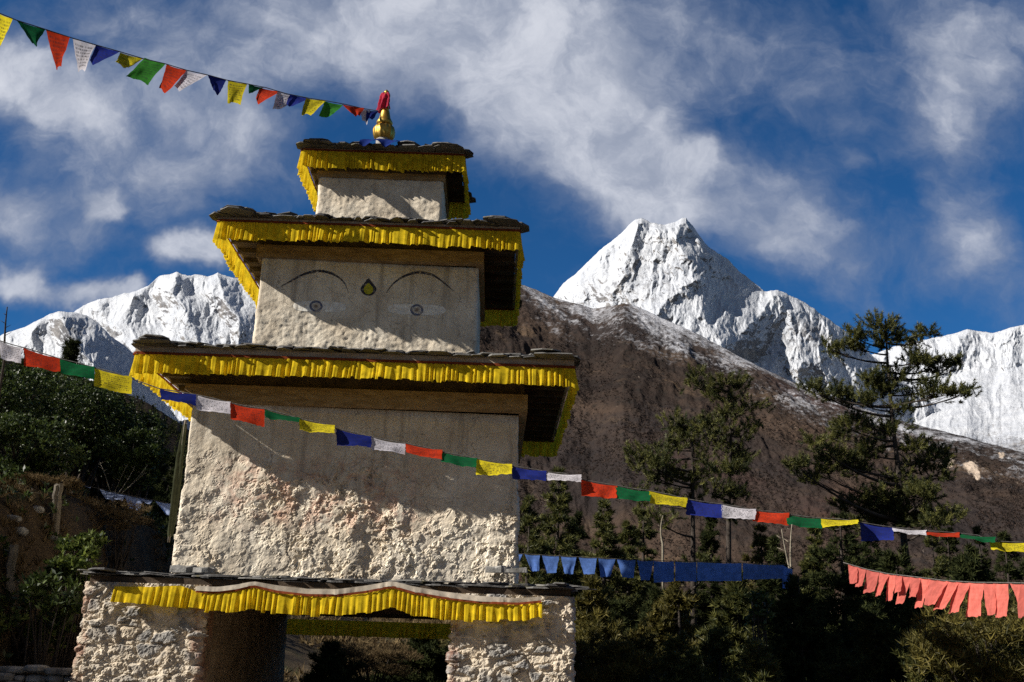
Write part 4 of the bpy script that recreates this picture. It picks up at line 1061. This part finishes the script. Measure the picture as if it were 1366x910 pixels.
# pale blue scraps on the left
sl = empty('prayer_flag_string', P(180, 662, 8.0), 'short string of pale blue flags in front of the earth bank at left', 'prayer flags')
YS = 7.0; sp = [(95, 641), (112, 648), (135, 653), (160, 659), (190, 665), (226, 672), (250, 676)]
sy = lambda x: float(np.interp(x, [a for a, _ in sp], [b_ for _, b_ in sp]))
for i, (x0, x1, xa, xb, yb) in enumerate([(112, 121, 114, 120, 651), (133, 152, 140, 151, 667), (150, 168, 153, 163, 668), (166, 192, 173, 186, 681), (186, 204, 194, 200, 673), (207, 228, 221, 227, 688)]):
    flag(sl, [(x0, sy(x0)), (x1, sy(x1)), (xb, yb), (xa, yb - 2)], (YS, YS), 'l', 700 + i, .1, .3, label=False)
cord(sl, [P(x, y - .5, YS) for x, y in sp], .006)

# ------------------------------------------------------------------ vegetation


def tufts(C, up, nb, length, width, rng, spread=.8, quad=False):
    """nb blades or leaves at each centre of C; returns verts, faces, tint"""
    n = len(C); up = np.broadcast_to(up, (n, 3))
    d = rng.normal(0, 1, (n, nb, 3)); d /= np.linalg.norm(d, axis=-1, keepdims=True)
    d = d * spread + up[:, None] * (1 - .35 * spread); d /= np.linalg.norm(d, axis=-1, keepdims=True)
    sd_ = np.cross(d, rng.normal(0, 1, (n, nb, 3))); sd_ /= np.linalg.norm(sd_, axis=-1, keepdims=True) + 1e-9
    L = length * rng.uniform(.6, 1.15, (n, nb, 1)); w = width * rng.uniform(.7, 1.2, (n, nb, 1)); b0 = C[:, None] + 0 * d
    tint = np.clip(rng.beta(.7, 1.1, (n, 1)) + rng.normal(0, .12, (n, nb)), 0, 1)
    if quad:
        v = np.stack([b0, b0 + d * L * .5 + sd_ * w, b0 + d * L, b0 + d * L * .5 - sd_ * w], 2).reshape(-1, 3); f = np.arange(n * nb * 4).reshape(-1, 4); tn = np.repeat(tint.ravel(), 4)
    else:
        v = np.stack([b0 - sd_ * w, b0 + sd_ * w, b0 + d * L], 2).reshape(-1, 3); f = np.arange(n * nb * 3).reshape(-1, 3); tn = np.repeat(tint.ravel(), 3)
    return v, f, tn


def ellips(n, rng, flat=1.0):
    d = rng.normal(0, 1, (n, 3)); d /= np.linalg.norm(d, axis=1)[:, None]; r = rng.uniform(.25, 1, (n, 1))**.45
    d = d * r; d[:, 2] *= flat; return d


def fir_from_clusters(label, trunk_px, clusters, Y, r0, seed, dens=1.0, matn='fir', extra=6, blade=.17, group=None):
    """an open-crowned fir: trunk through given points, limbs ending in tufted pads"""
    rng = np.random.default_rng(seed)
    tp = [P(x, y, Y) for x, y in trunk_px]; g = tp[-1].copy(); g[2] = min(float(gz(g[0], g[1])) - .2, g[2] - .3); tp.append(g)
    tp = np.array(tp); tp[1:-1, 1] += rng.normal(0, .08, len(tp) - 2)
    zs = tp[:, 2]; th = empty('fir_tree', g, label, 'tree', group)
    b = MB(); H = zs[0] - zs[-1]; zz = np.linspace(zs[0], zs[-1], 30)
    tx = np.stack([np.interp(-zz, -zs, tp[:, k]) for k in (0, 1)] + [zz], -1); b.tube(tx, np.linspace(.03, r0, 30), 8)
    V_, F_, T_ = [], [], []; n0 = 0
    allc = [(P(cx, cy, Y + rng.normal(0, 1) * .9 * abs(cx - np.interp(cy, [p[1] for p in trunk_px], [p[0] for p in trunk_px])) / F * (Y + 15) * .5), rx / F * (Y + 15), ry / F * (Y + 15)) for cx, cy, rx, ry in clusters]
    for k in range(extra):                                                 # limbs towards and away from the viewer
        z = zs[0] - H * rng.uniform(.1, .7); x = np.interp(-z, -zs, tp[:, 0]); s = rng.choice([-1, 1]); L = (zs[0] - z) * .3 + .5
        allc.append((np.array([x + rng.normal(0, .25), Y + s * L * rng.uniform(.6, 1), z]), .55, .35))
    for c, rx, ry in allc:
        za = min(c[2] - .25 * np.hypot(c[0] - np.interp(-c[2], -zs, tp[:, 0]), c[1] - Y) + .1, zs[0] - .15); a = np.array([np.interp(-za, -zs, tp[:, 0]), np.interp(-za, -zs, tp[:, 1]), za])
        L = np.linalg.norm(c - a); mid = (a + c) / 2 + [0, 0, -.12 * L]
        u = np.linspace(0, 1, 9)[:, None]; lp = a * (1 - u)**2 + 2 * mid * u * (1 - u) + c * u**2
        b.tube(lp, np.linspace(.03 + .012 * L, .012, 9), 5)
        # a pad is a spray of twigs, each ending in its own sprig
        ry_ = max(ry, .16); m_ = max(5, int(20 * rx * max(rx, .45) + 9 * rx)); e = ellips(m_, rng) * [rx, max(.5 * rx, ry_), ry_ * .9]
        e[:, 2] += .12 * rx * np.abs(e[:, 0]) / rx; C0 = c + e
        for k in range(m_):
            s_ = rng.uniform(.45, .9); q0 = np.array([np.interp(s_, u[:, 0], lp[:, w]) for w in range(3)]); b.tube(np.array([q0, (q0 + C0[k]) / 2 - [0, 0, .04], C0[k]]), [.014, .010, .005], 4)
        ns = max(2, int(4.3 * dens)); k2 = 7
        sh = np.repeat(C0, ns, 0) + rng.normal(0, 1, (m_ * ns, 3)) * [.16, .16, .09]; rad = np.repeat(e / rx, ns, 0)
        dr_ = rad * .55 + [0, 0, .55] + rng.normal(0, .28, sh.shape); dr_ /= np.linalg.norm(dr_, axis=1)[:, None]
        C = sh[:, None] + dr_[:, None] * (np.linspace(0, 1, k2)[None, :, None] * rng.uniform(.22, .46, (len(sh), 1, 1))); up = np.repeat(dr_, k2, 0)
        v, f, tn = tufts(C.reshape(-1, 3), up, 9, blade, blade * .085, rng, .75); tn = np.repeat(np.clip(rng.beta(.7, 1, len(sh)), 0, 1), k2 * 27) * .8 + tn * .2; V_.append(v); F_.append(f + n0); T_.append(tn); n0 += len(v)
    b.build('trunk', MT['bark'], th, smooth=True)
    mesh('crown', np.concatenate(V_), np.concatenate(F_), MT[matn], th, None, False, {'tint': np.concatenate(T_)})
    return th


def cl(lst, s, ox, oy): return [(ox + x / s, oy + y / s, rx / s, ry / s) for x, y, rx, ry in lst]


s6 = 927 / 326.0
fir_from_clusters('tall open crowned fir standing alone against the snow range at right', [(1181, 425), (1184, 470), (1190, 560), (1199, 640), (1207, 720), (1214, 800), (1220, 880)],
                  cl([(195, 190, 42, 26), (280, 140, 45, 28), (300, 180, 40, 18), (385, 100, 58, 30), (400, 160, 70, 32), (515, 160, 34, 26), (560, 125, 24, 18), (520, 235, 50, 24), (600, 255, 60, 28), (670, 265, 36, 34), (450, 295, 55, 42), (340, 300, 26, 20),
                      (530, 350, 52, 40), (610, 350, 56, 34), (680, 362, 38, 20), (130, 345, 42, 20), (195, 365, 48, 24), (270, 385, 58, 30), (320, 400, 30, 20), (470, 420, 34, 30), (400, 350, 30, 20), (250, 480, 42, 26), (200, 525, 44, 28), (130, 545, 36, 18), (290, 465, 30, 18),
                      (440, 500, 40, 34), (330, 580, 62, 30), (220, 610, 70, 40), (160, 660, 30, 20), (75, 640, 38, 24), (130, 680, 34, 20), (290, 640, 60, 24), (500, 560, 46, 30), (590, 600, 60, 42), (610, 660, 44, 40), (520, 650, 40, 36), (440, 680, 34, 24),
                      (340, 760, 70, 34), (270, 790, 50, 24), (430, 780, 50, 36), (520, 745, 60, 40), (420, 840, 80, 34), (520, 830, 70, 36), (640, 825, 42, 20), (330, 860, 60, 26)], s6, 1040, 400), 30, .24, 1001, 1.25, extra=7)
s7 = 834 / 220.0
fir_from_clusters('slender fir with bare lower limbs against the brown ridge', [(972, 505), (973, 530), (974, 600), (973, 660), (972, 760), (970, 860)],
                  cl([(415, 95, 44, 26), (405, 140, 40, 24), (485, 125, 22, 16), (490, 190, 20, 22), (560, 135, 50, 22), (625, 125, 34, 24), (580, 165, 40, 22), (560, 210, 36, 24), (675, 245, 52, 26), (570, 270, 60, 34), (560, 310, 50, 26), (530, 370, 60, 40), (500, 400, 40, 26),
                      (680, 350, 44, 26), (640, 390, 40, 24), (640, 470, 46, 24), (540, 450, 50, 30), (620, 560, 60, 30), (520, 560, 60, 30), (600, 690, 70, 34), (500, 680, 70, 34), (640, 800, 60, 30)], s7, 820, 480), 28, .17, 1002, .85, extra=1)
fir_from_clusters('bushy topped fir just left of the slender fir', [(922, 560), (923, 600), (924, 650), (924, 740), (925, 860)],
                  cl([(300, 320, 40, 32), (345, 340, 36, 30), (320, 370, 44, 28), (440, 330, 48, 34), (420, 370, 50, 30), (380, 420, 40, 30), (270, 430, 40, 28), (310, 450, 44, 26), (150, 480, 54, 34), (210, 480, 50, 30), (120, 540, 44, 30), (200, 540, 66, 34), (270, 530, 60, 34), (330, 600, 70, 40),
                      (220, 600, 70, 36), (440, 500, 44, 34), (420, 590, 60, 36), (130, 700, 60, 34), (300, 720, 66, 34), (420, 720, 50, 30), (240, 830, 70, 36)], s7, 820, 480), 26, .16, 1003, .85, extra=1)


def fir(label, px, top, Y, wid, seed, matn='fir', dens=1.0, open_=.35, group='firs in the valley wood', blade=.2, name='fir_tree', droop=.25, base_px=None):
    """a fir with whorls of limbs; px, top: photo pixel of its tip at depth Y; wid: half-width of the crown in metres"""
    rng = np.random.default_rng(seed); tip = P(px, top, Y); x, z1 = tip[0], tip[2]; z0 = float(gz(x, Y)) - .15; H = z1 - z0
    th = empty(name, (x, Y, z0), label, 'tree', group); b = MB(); zz = np.linspace(z0, z1, 14)
    wob = np.stack([.04 * H * .2 * fbm2(zz * .3, zz * 0 + seed, 2, seed), .0 * zz], -1)
    b.tube(np.stack([x + wob[:, 0], Y + wob[:, 1], zz], -1), np.linspace(.018 * H + .03, .012, 14), 7)
    V_, F_, T_ = [], [], []; n0 = 0; z = z1 - .05; k = 0
    zlow = max(z0 + .12 * H, z1 - 11)
    if Y < 9: blade, dens = .11, dens * 1.7
    while z > zlow:
        f = (z1 - z) / H; Lm = wid * .95 * min(1, f * 1.25 + .05)
        for j in range(rng.integers(3, 6)):
            if rng.random() < open_ * .5: continue
            an = rng.uniform(0, 6.283); L = Lm * rng.uniform(.45, 1.1); d = np.array([math.cos(an), math.sin(an), 0])
            u = np.linspace(0, 1, 6)[:, None]; lp = np.array([x, Y, z]) + d * L * u + np.array([0, 0, 1]) * (-droop * L * u + .32 * L * u**2 * rng.uniform(.4, 1.4))
            b.tube(lp, np.linspace(.012 + .012 * L, .006, 6), 4)
            n = max(4, int(dens * 17 * L)); s = rng.uniform(.2, 1.0, n)
            S0 = np.stack([np.interp(s, u[:, 0], lp[:, q]) for q in range(3)], -1) + rng.normal(0, 1, (n, 3)) * [.06 * L, .06 * L, .05 + .03 * L]
            sd0 = np.array([-d[1], d[0], 0]) * rng.choice([-1, 1], n)[:, None]; dr_ = d * .55 + sd0 * rng.uniform(.2, .9, n)[:, None] + rng.normal(0, .22, (n, 3)) + [0, 0, .28]; dr_ /= np.linalg.norm(dr_, axis=1)[:, None]
            C = (S0[:, None] + dr_[:, None] * (np.linspace(0, 1, 6)[None, :, None] * (L * rng.uniform(.14, .34, n)[:, None, None] * (1.15 - .6 * s)[:, None, None] + .1))).reshape(-1, 3)
            up = d * .5 + [0, 0, .7]; up /= np.linalg.norm(up)
            v, fc_, tn = tufts(C, up, 7, blade, blade * .085, rng, .8); V_.append(v); F_.append(fc_ + n0); T_.append(tn); n0 += len(v)
        z -= H * .024 * rng.uniform(.5, 1.6) + .06; k += 1
    b.build('trunk', MT['bark'], th, smooth=True)
    mesh('crown', np.concatenate(V_), np.concatenate(F_), MT[matn], th, None, False, {'tint': np.concatenate(T_)})
    return th


RF = [('dark fir under the white flag next to the right wall of the lower storey', 768, 688, 27, 1.9, 'firdark'), ('dark fir under the green flag left of the bushy topped fir', 838, 700, 30, 2.1, 'fir'), ('dark fir between the slender and the bushy topped firs, under the blue flag', 948, 690, 32, 2.1, 'firdark'),
      ('dark fir under the red flag left of the pale bare stems', 1034, 722, 24, 2.0, 'firdark'), ('pointed fir just right of the pale bare stems', 1086, 706, 26, 1.9, 'fir'), ('dark fir under the last dark blue flag, left of the tall open crowned fir', 1160, 712, 24, 2.1, 'firdark'), ('fir under the thin red flag right of the tall open crowned trunk', 1243, 716, 28, 2.2, 'fir'),
      ('dark fir under the thin green flag near the right edge', 1305, 708, 30, 2.2, 'firdark'), ('dark fir cut off by the right edge of the wood', 1378, 728, 22, 2.2, 'firdark'), ('dark fir below the middle of the blue flag string', 880, 792, 17, 1.9, 'firdark'), ('low dark fir close to the right pier, lower than its slates', 822, 808, 15, 1.8, 'firdark'),
      ('dark fir poking out of the leafy trees under the white flag at the far left', 38, 488, 11, 1.3, 'firdark'), ('dark fir poking out of the leafy trees under the yellow flag', 148, 523, 14, 1.4, 'firdark'), ('fir with feathery top right beside the lower storey wall', 745, 630, 22, 1.9, 'fir'), ('short fir half hidden by the right edge of the tower', 706, 668, 20, 1.5, 'fir'), ('fir between the tower and the bushy topped fir', 806, 672, 24, 1.9, 'fir'),
      ('thin fir rising under the red flag right of the tower', 858, 655, 36, 1.7, 'fir'), ('fir filling the gap right of the slender fir', 1015, 705, 27, 1.9, 'olive'), ('young fir behind the tall open crowned fir', 1262, 690, 34, 2.0, 'firdark'), ('fir at the right edge below the yellow flag', 1340, 715, 26, 2.1, 'firdark'),
      ('olive fir below the blue flags beside the pier', 790, 778, 12, 1.5, 'olive'), ('olive fir in the middle of the wood below the blue flags', 905, 770, 14, 1.8, 'olive'), ('olive fir below the last blue flags', 985, 772, 12, 1.7, 'fir'), ('dark fir with a spiky top in front of the pale stems', 1120, 690, 8, 2.0, 'firdark'),
      ('broad dark fir below the pale stems', 1065, 770, 6, 1.7, 'firdark'), ('dark fir standing behind the salmon flags', 1195, 745, 9, 2.0, 'firdark'), ('low dark fir beneath the salmon flags', 1165, 815, 3.5, 1.5, 'firdark'), ('fir on the slope behind the short blue flags', 205, 590, 22, 1.6, 'firdark'), ('fir beside the furled green banner, far behind it', 228, 612, 28, 1.6, 'firdark'), ('fir on the slope between the leafy trees and the tower', 185, 628, 17, 1.3, 'firdark'), ('dark fir behind the right end of the salmon flags', 1290, 735, 13, 2.0, 'firdark'),
      ('small fir close beside the right pier', 790, 840, 8, 1.2, 'olive'), ('small dark fir seen through the gate at left', 443, 862, 16, 1.5, 'firdark'), ('small dark fir seen through the gate at right', 566, 846, 22, 2.2, 'firdark'), ('lone small fir top above the left bank under the green flag', 95, 462, 12, 1.2, 'firdark'),
      ('olive fir low between tower and dark firs', 855, 836, 8, 1.4, 'olive'), ('fir at the bottom edge between tower and dark firs', 960, 842, 6, 1.4, 'fir'), ('low fir at the bottom edge right of the gate, between two olive firs', 905, 852, 4, 1.3, 'fir'), ('low dark fir at the bottom edge under the broad dark fir', 1012, 862, 2.5, 1.2, 'fir'), ('low fir at the bottom edge right of the dark firs', 1232, 842, 2, 1.3, 'fir'), ('bluish fir at the foot of the wood behind the pier', 735, 790, 17, 1.7, 'firdark')]
for i, (lb, px, ty, Y, wd, mn) in enumerate(RF): fir(lb, px, ty, Y, wd, 2000 + i, mn, 1.15 if mn != 'firdark' else 1.3, .3 if mn != 'firdark' else .1, 'firs in the valley wood' if px > 640 else None)


def bush(label, px, py, Y, rx, rz, seed, matn='shrub', n=420, leaf=.11, nb=7, cat='bush', name='bush', group=None, quad=True, zbase=None, stems=16, lw=.2):
    """leafy bush or small tree; px, py: photo pixel of its crown centre"""
    rng = np.random.default_rng(seed); c = P(px, py, Y); z0 = float(gz(c[0], Y)) - .1
    if not quad: n, leaf, lw = n * 4, leaf * .8, .06
    th = empty(name, (c[0], Y, z0), label, cat, group); b = MB(); V_, F_, T_ = [], [], []; n0 = 0
    for k in range(stems):
        e = ellips(1, rng)[0] * [rx * .75, rx * .75, rz * .75]; q = c + e; q[2] = max(q[2], z0 + .25); a = np.array([c[0] + rng.normal(0, .12), Y + rng.normal(0, .12), z0])
        u = np.linspace(0, 1, 7)[:, None]; mid = a * .5 + q * .5 + [*(e[:2] * -.15), .1]; lp = a * (1 - u)**2 + 2 * mid * u * (1 - u) + q * u**2
        b.tube(lp, np.linspace(.02 + .018 * rx, .006, 7), 5)
        rr = rng.uniform(.22, .42); m_ = n // stems; ee = ellips(m_, rng) * [rx * rr, rx * rr, rz * rr * .8]; C = q + ee
        up = np.array([0, 0, .7]) + .7 * ee / max(rx, .2); up /= np.linalg.norm(up, axis=1)[:, None] + 1e-9
        v, f, tn = tufts(C, up, nb, leaf, leaf * lw, rng, .9, quad); V_.append(v); F_.append(f + n0); T_.append(tn); n0 += len(v)
    b.build('trunk' if cat == 'tree' else 'stems', MT['bark'], th, smooth=True)
    mesh('crown' if cat == 'tree' else 'foliage', np.concatenate(V_), np.concatenate(F_), MT[matn], th, None, False, {'tint': np.concatenate(T_)})
    return th


LT = [('leafy tree at the left edge just under the white and red flags', 10, 540, 7, 1.5, 1.2), ('rounded leafy tree under the red flag on the left bank', 62, 545, 9, 1.6, 1.3), ('leafy tree under the green flag on the left bank', 112, 558, 10, 1.5, 1.2), ('leafy tree below the yellow flag on the left bank', 155, 575, 11, 1.3, 1.1),
      ('lower leafy tree beside the left wall of the tower', 178, 610, 9, .8, .9), ('low leafy tree at the left edge above the white rocks', 25, 600, 5, 1.2, .8), ('low leafy tree above the short blue flags', 110, 618, 11, 1.4, .7)]
for i, (lb, px, py, Y, rx, rz) in enumerate(LT): bush(lb, px, py, Y, rx, rz, 3000 + i, 'shrub', 3200, .075, 7, 'tree', 'leafy_tree', 'leafy trees on the left bank', stems=26)
bush('bright young shrub growing on the bank left of the pier', 104, 745, 2.0, .5, .42, 3101, 'lime', 520, .10, 6)
bush('dark shrub with long leaves in the lower left corner', 25, 835, 1.5, .85, .6, 3102, 'lime', 500, .10, 6)
bush('drooping leafy shrub left of the pier', 70, 800, 1.2, .5, .42, 3103, 'shrub', 200, .15, 5, lw=.14)
bush('brown dry shrub above the earth bank', 165, 690, 6.2, .6, .3, 3104, 'dry', 260, .10, 6, quad=False)
bush('dry brown shrub on the bank beside the tall post', 60, 670, 4.5, .7, .35, 3105, 'dry', 260, .10, 6, quad=False)
bush('olive feathery shrub in the lower right corner', 1330, 866, 1.5, 1.5, .8, 3106, 'olive', 700, .2, 8, quad=False, stems=34)
bush('dry brown bush seen through the gate', 500, 880, 19, 1.6, .6, 3107, 'dry', 600, .16, 8, quad=False)
bush('bright green sapling at the foot of the wood', 1012, 815, 4.0, .25, .35, 3108, 'shrub', 90, .12, 6)
bush('olive bush low beside the right pier', 800, 890, 4.0, .9, .5, 3109, 'olive', 500, .16, 8, quad=False)

# far small trees on the wooded slope: too many to count
rng = np.random.default_rng(77); idx = rng.integers(0, WOOD.shape[0] * 150, 2600); pts_ = WOOD[:, :150].reshape(-1, 3)[idx]; pts_ = pts_[(PX(pts_)[:, 0] < 370) | (rng.random(2600) < .18)]
C = []
for p_ in pts_:
    h = rng.uniform(1.6, 4.2); k = 16; s = rng.uniform(0, 1, k); an = rng.uniform(0, 6.28, k); r = (1 - s) * h * .24 * rng.uniform(.4, 1, k)
    C.append(p_ + np.stack([r * np.cos(an), r * np.sin(an), s * h], -1))
v, f, tn = tufts(np.concatenate(C), np.array([0, 0, 1.0]), 5, .55, .13, rng, .9)
tag(mesh('far_wood', v, f, MT['firdark'], None, (-40, 150, 0), False, {'tint': tn}), 'far off mass of dark conifers on the slope behind', None, None, 'stuff')
sz = (SCRUB[:, 1] + 15) / 1000 * .85 + .15
d = rng.normal(0, 1, (len(SCRUB), 6, 3)); d[..., 2] = np.abs(d[..., 2]) + .3; d /= np.linalg.norm(d, axis=-1, keepdims=True); sd_ = np.cross(d, rng.normal(0, 1, d.shape)); sd_ /= np.linalg.norm(sd_, axis=-1, keepdims=True)
b0 = SCRUB[:, None] + rng.normal(0, .35, d.shape) * sz[:, None, None]
v = np.stack([b0 - sd_ * sz[:, None, None] * .35, b0 + sd_ * sz[:, None, None] * .35, b0 + d * sz[:, None, None] * 1.5], 2).reshape(-1, 3)
tag(mesh('far_scrub', v, np.arange(len(v)).reshape(-1, 3), MT['scrub'], None, (300, 900, 0), False, {'tint': np.repeat(rng.uniform(0, 1, len(SCRUB)), 18)}), 'dark scrub scattered over the brown ridge', None, None, 'stuff')
n = 16000; sx_ = rng.uniform(-22, 12, n); sy_ = rng.uniform(24, 115, n); kk = fbm2(sx_ * .16, sy_ * .16, 4, 25, .6) > -.08; sx_, sy_ = sx_[kk], sy_[kk]
v, f, tn = tufts(np.stack([sx_, sy_, gz(sx_, sy_) + rng.uniform(0, .5, len(sx_))], -1), np.array([0, 0, 1.0]), 9, .55, .045, rng, .9)
tag(mesh('dry_scrub', v, f, MT['dry'], None, (-4, 60, 0), False, {'tint': np.clip(tn * 1.3, 0, 1)}), 'brown dry scrub on the open slope seen through the gate', None, None, 'stuff')
# scrub covering the ground of the wood
n = 26000; sx_ = rng.uniform(-4, 34, n); sy_ = rng.uniform(6, 60, n)
kk = (sx_ > 1.6) | (sy_ > 15); sx_, sy_ = sx_[kk], sy_[kk]
kp_ = fbm2(sx_ * .25, sy_ * .25, 3, 5) > -.18; sx_, sy_ = sx_[kp_], sy_[kp_]
v, f, tn = tufts(np.stack([sx_, sy_, gz(sx_, sy_) + rng.uniform(0, .7, len(sx_))], -1), np.array([0, 0, 1.0]), 9, .26, .022, rng, .9)
tag(mesh('undergrowth', v, f, MT['olive'], None, (10, 25, 0), False, {'tint': tn}), 'dry scrub covering the ground below the firs', None, None, 'stuff')
n = 46000; sx_ = rng.uniform(-34, -5.75, n); sy_ = -7 + 50 * rng.beta(1, 2.2, n)
kk = fbm2(sx_ * .5, sy_ * .5, 3, 15) > -.12; sx_, sy_ = sx_[kk], sy_[kk]
v, f, tn = tufts(np.stack([sx_, sy_, gz(sx_, sy_)], -1), np.array([0, 0, 1.0]), 9, .24, .009, rng, .7)
tag(mesh('grass', v, f, MT['dry'], None, (-9, 3, 0), False, {'tint': tn * .7}), 'dry grass and weeds on the left bank', None, None, 'stuff')
kk = fbm2(sx_ * .4, sy_ * .4, 3, 16) > .0; sx_, sy_ = sx_[kk], sy_[kk]
v, f, tn = tufts(np.stack([sx_, sy_, gz(sx_, sy_) + rng.uniform(.03, .35, len(sx_))], -1), np.array([0, 0, 1.0]), 6, .13, .025, rng, .9, True)
tag(mesh('weeds', v, f, MT['shrub'], None, (-9, 3, 0), False, {'tint': tn * .6}), 'leafy dark weeds growing over the left bank', None, None, 'stuff')

# ------------------------------------------------------------------ small things


def on_ground(px, py):
    """where the view ray through a photo pixel meets the ground"""
    d = M @ np.array([(px - CX) / F, -(py - CY) / F, -1.0]); s = np.linspace(6, 60, 1500) / d[1]; q = CAM + d * s[:, None]
    k = np.argmax(q[:, 2] < gz(q[:, 0], q[:, 1])); return q[k]


def rock(label, px, py, r, seed, flat=.6):
    rng = np.random.default_rng(seed); c = on_ground(px, py); an = np.linspace(0, 2 * math.pi, 20, endpoint=False); th = np.linspace(-math.pi / 2, math.pi / 2, 11)
    A, T = np.meshgrid(an, th, indexing='ij'); d = np.stack([np.cos(A) * np.cos(T), np.sin(A) * np.cos(T), np.sin(T)], -1)
    d = d * (1 + .35 * fbm3(d, 1.3, 3, seed)[..., None]); d = np.sign(d) * np.abs(d)**.75
    Vv = c + d * [r, r * .8, r * flat]
    tag(mesh('rock', Vv, gridf(20, 11, True), MT['stone'], None, c, False), label, 'rock', 'pale rocks lying on the left bank')


rock('pale rock beside the tall weathered post, uppermost of the rocks', 50, 680, .10, 1); rock('flat pale rock at the left edge below the leafy tree', 16, 692, .14, 2, .4); rock('wide pale rock lowest at the left edge', 24, 709, .15, 3, .45); rock('small tan rock nearest to the bright young shrub', 70, 718, .08, 4)


def post(label, px, y0, y1, Y, r, lean, seed):
    rng = np.random.default_rng(seed); Y = on_ground(px, y1)[1]; a, b_ = P(px, y1, Y), P(px + lean, y0, Y); r *= (Y + 15) / 15; a[2] = min(a[2], float(gz(a[0], Y)) - .3); n = 12; pts_ = a + (b_ - a) * np.linspace(0, 1, n)[:, None] + rng.normal(0, .006, (n, 3))
    an = np.linspace(0, 2 * math.pi, 14, endpoint=False); v = []
    for k, p_ in enumerate(pts_):
        rr = r * (1 + .14 * np.sin(an * 3 + seed) + .08 * np.sin(an * 7 + k * .1)) * (1.05 - .12 * k / n); v.append(np.stack([p_[0] + rr * np.cos(an), p_[1] + rr * np.sin(an), p_[2] + (0 if k < n - 1 else .03) * np.cos(an * 2 + 1)], -1))
    b = MB(); i = np.arange(n - 1)[:, None]; j = np.arange(14)[None]; j2 = (j + 1) % 14
    vv = np.concatenate(v + [[pts_[-1] + [0, 0, .01]]]); jj = np.arange(14)
    b.add(vv, np.stack([i * 14 + j, i * 14 + j2, (i + 1) * 14 + j2, (i + 1) * 14 + j], -1).reshape(-1, 4), np.stack([(n - 1) * 14 + jj, (n - 1) * 14 + (jj + 1) % 14, np.full(14, n * 14)], -1))
    tag(b.build('fence_post', MT['wood'], None, a), label, 'post')


post('weathered grey split post at the left edge', 14, 729, 800, -1.0, .06, 3, 1); post('taller leaning brown post behind the pale rocks', 74, 647, 705, 3.5, .055, 4, 2)
# leaning pole with a furled green banner against the tower
ban = empty('furled_banner', P(228, 712, 1.3), 'faded green cloth furled round a pole leaning on the left wall of the tower', 'banner')
a, b_ = P(226, 716, 1.4), P(247, 566, 1.25); b = MB(); b.tube([a + (a - b_) * .05, a, b_, b_ + (b_ - a) * .04], .02, 7); b.build('pole', MT['wood'], ban, smooth=True)
nu, nv = 40, 20; U, Vv = np.meshgrid(np.linspace(0, 1, nu), np.linspace(0, 2 * math.pi, nv), indexing='ij'); R = .022 + .034 * np.sin(np.clip(U * 1.05, 0, 1) * math.pi)**.6 * (.55 + .45 * (1 - U)) + .016 * np.sin(Vv * 3 + U * 5) + .012 * fbm2(U * 9, Vv, 3, 5)
ax = a + (b_ - a) * U[..., None]; mesh('cloth', ax + np.stack([R * np.cos(Vv), R * np.sin(Vv), 0 * R], -1), gridf(nu, nv), MT['banner'], ban, None, True)
# low dry stone wall at the lower left
b = MB(); rng = np.random.default_rng(8); c0 = P(80, 925, .6)
for lay in range(6):
    x = -.85
    while x < .7:
        ww = rng.uniform(.12, .38); hh = rng.uniform(.07, .13); cc = np.array([c0[0] + x + ww / 2, c0[1] + rng.normal(0, .06), c0[2] - .2 + lay * .095 + rng.normal(0, .012)])
        an = np.linspace(0, 2 * math.pi, 14, endpoint=False); th = np.linspace(-math.pi / 2, math.pi / 2, 8); A, T = np.meshgrid(an, th, indexing='ij')
        d = np.stack([np.cos(A) * np.cos(T), np.sin(A) * np.cos(T), np.sin(T)], -1); d = np.sign(d) * np.abs(d)**.6 * (1 + .22 * fbm3(d + lay * 3 + x, 1.2, 3, 5)[..., None])
        b.add(cc + d * [ww * .5, .16, hh * .52], gridf(14, 8, True)); x += ww * .97
tag(b.build('dry_stone_wall', MT['stone'], None, c0 - [0, 0, .2]), 'low dry stone wall at the foot of the left pier', 'stone wall')


def bare_stems(label, px, py0, py1, Y, seed, m, n=2, r=.03, spread=.15, name='bare_sapling'):
    rng = np.random.default_rng(seed); a = P(px, py1, Y); g = a.copy(); g[2] = min(float(gz(a[0], Y)), a[2]) - .1; b = MB(); tip = P(px, py0, Y); H = tip[2] - a[2]
    th = empty(name, g, label, 'sapling')
    for k in range(n):
        q = tip + [rng.normal(0, spread), rng.normal(0, spread), -H * rng.uniform(0, .3) * (k > 0)]; u = np.linspace(0, 1, 9)[:, None]; mid = (a + q) / 2 + [rng.normal(0, .06), 0, 0]
        lp = np.concatenate([[g], a * (1 - u)**2 + 2 * mid * u * (1 - u) + q * u**2]); b.tube(lp, np.linspace(r, r * .35, 10), 6)
        for j in range(5):
            s = rng.uniform(.45, .98); p0 = a * (1 - s)**2 + 2 * mid * s * (1 - s) + q * s**2; L = H * rng.uniform(.08, .22); b.tube([p0, p0 + [rng.choice([-1, 1]) * L * .6, rng.normal(0, .2) * L, L * .35], p0 + [rng.choice([-1, 1]) * L * .9, 0, L * .9]][:2], [r * .3, r * .12], 4)
    b.build('stem', m, th, smooth=True)
    return th


bare_stems('two pale bare stems rising from the wood under the green flag', 1056, 696, 770, 14, 1, MT['palebark'], 2, .032, .12)
bare_stems('single pale dead trunk under the yellow flag in the wood', 884, 688, 725, 24, 2, MT['palebark'], 1, .045, .05)
bare_stems('thin bare twig rising at the upper left edge', 6, 412, 480, 4, 3, MT['bark'], 1, .025, .05)
bare_stems('clump of thin bare twigs above the short blue flags', 150, 618, 668, 7.5, 4, MT['palebark'], 5, .008, .35)
bare_stems('thin pale dead stem low in the wood below the last blue flags', 1006, 792, 900, 6, 5, MT['palebark'], 1, .02, .1)
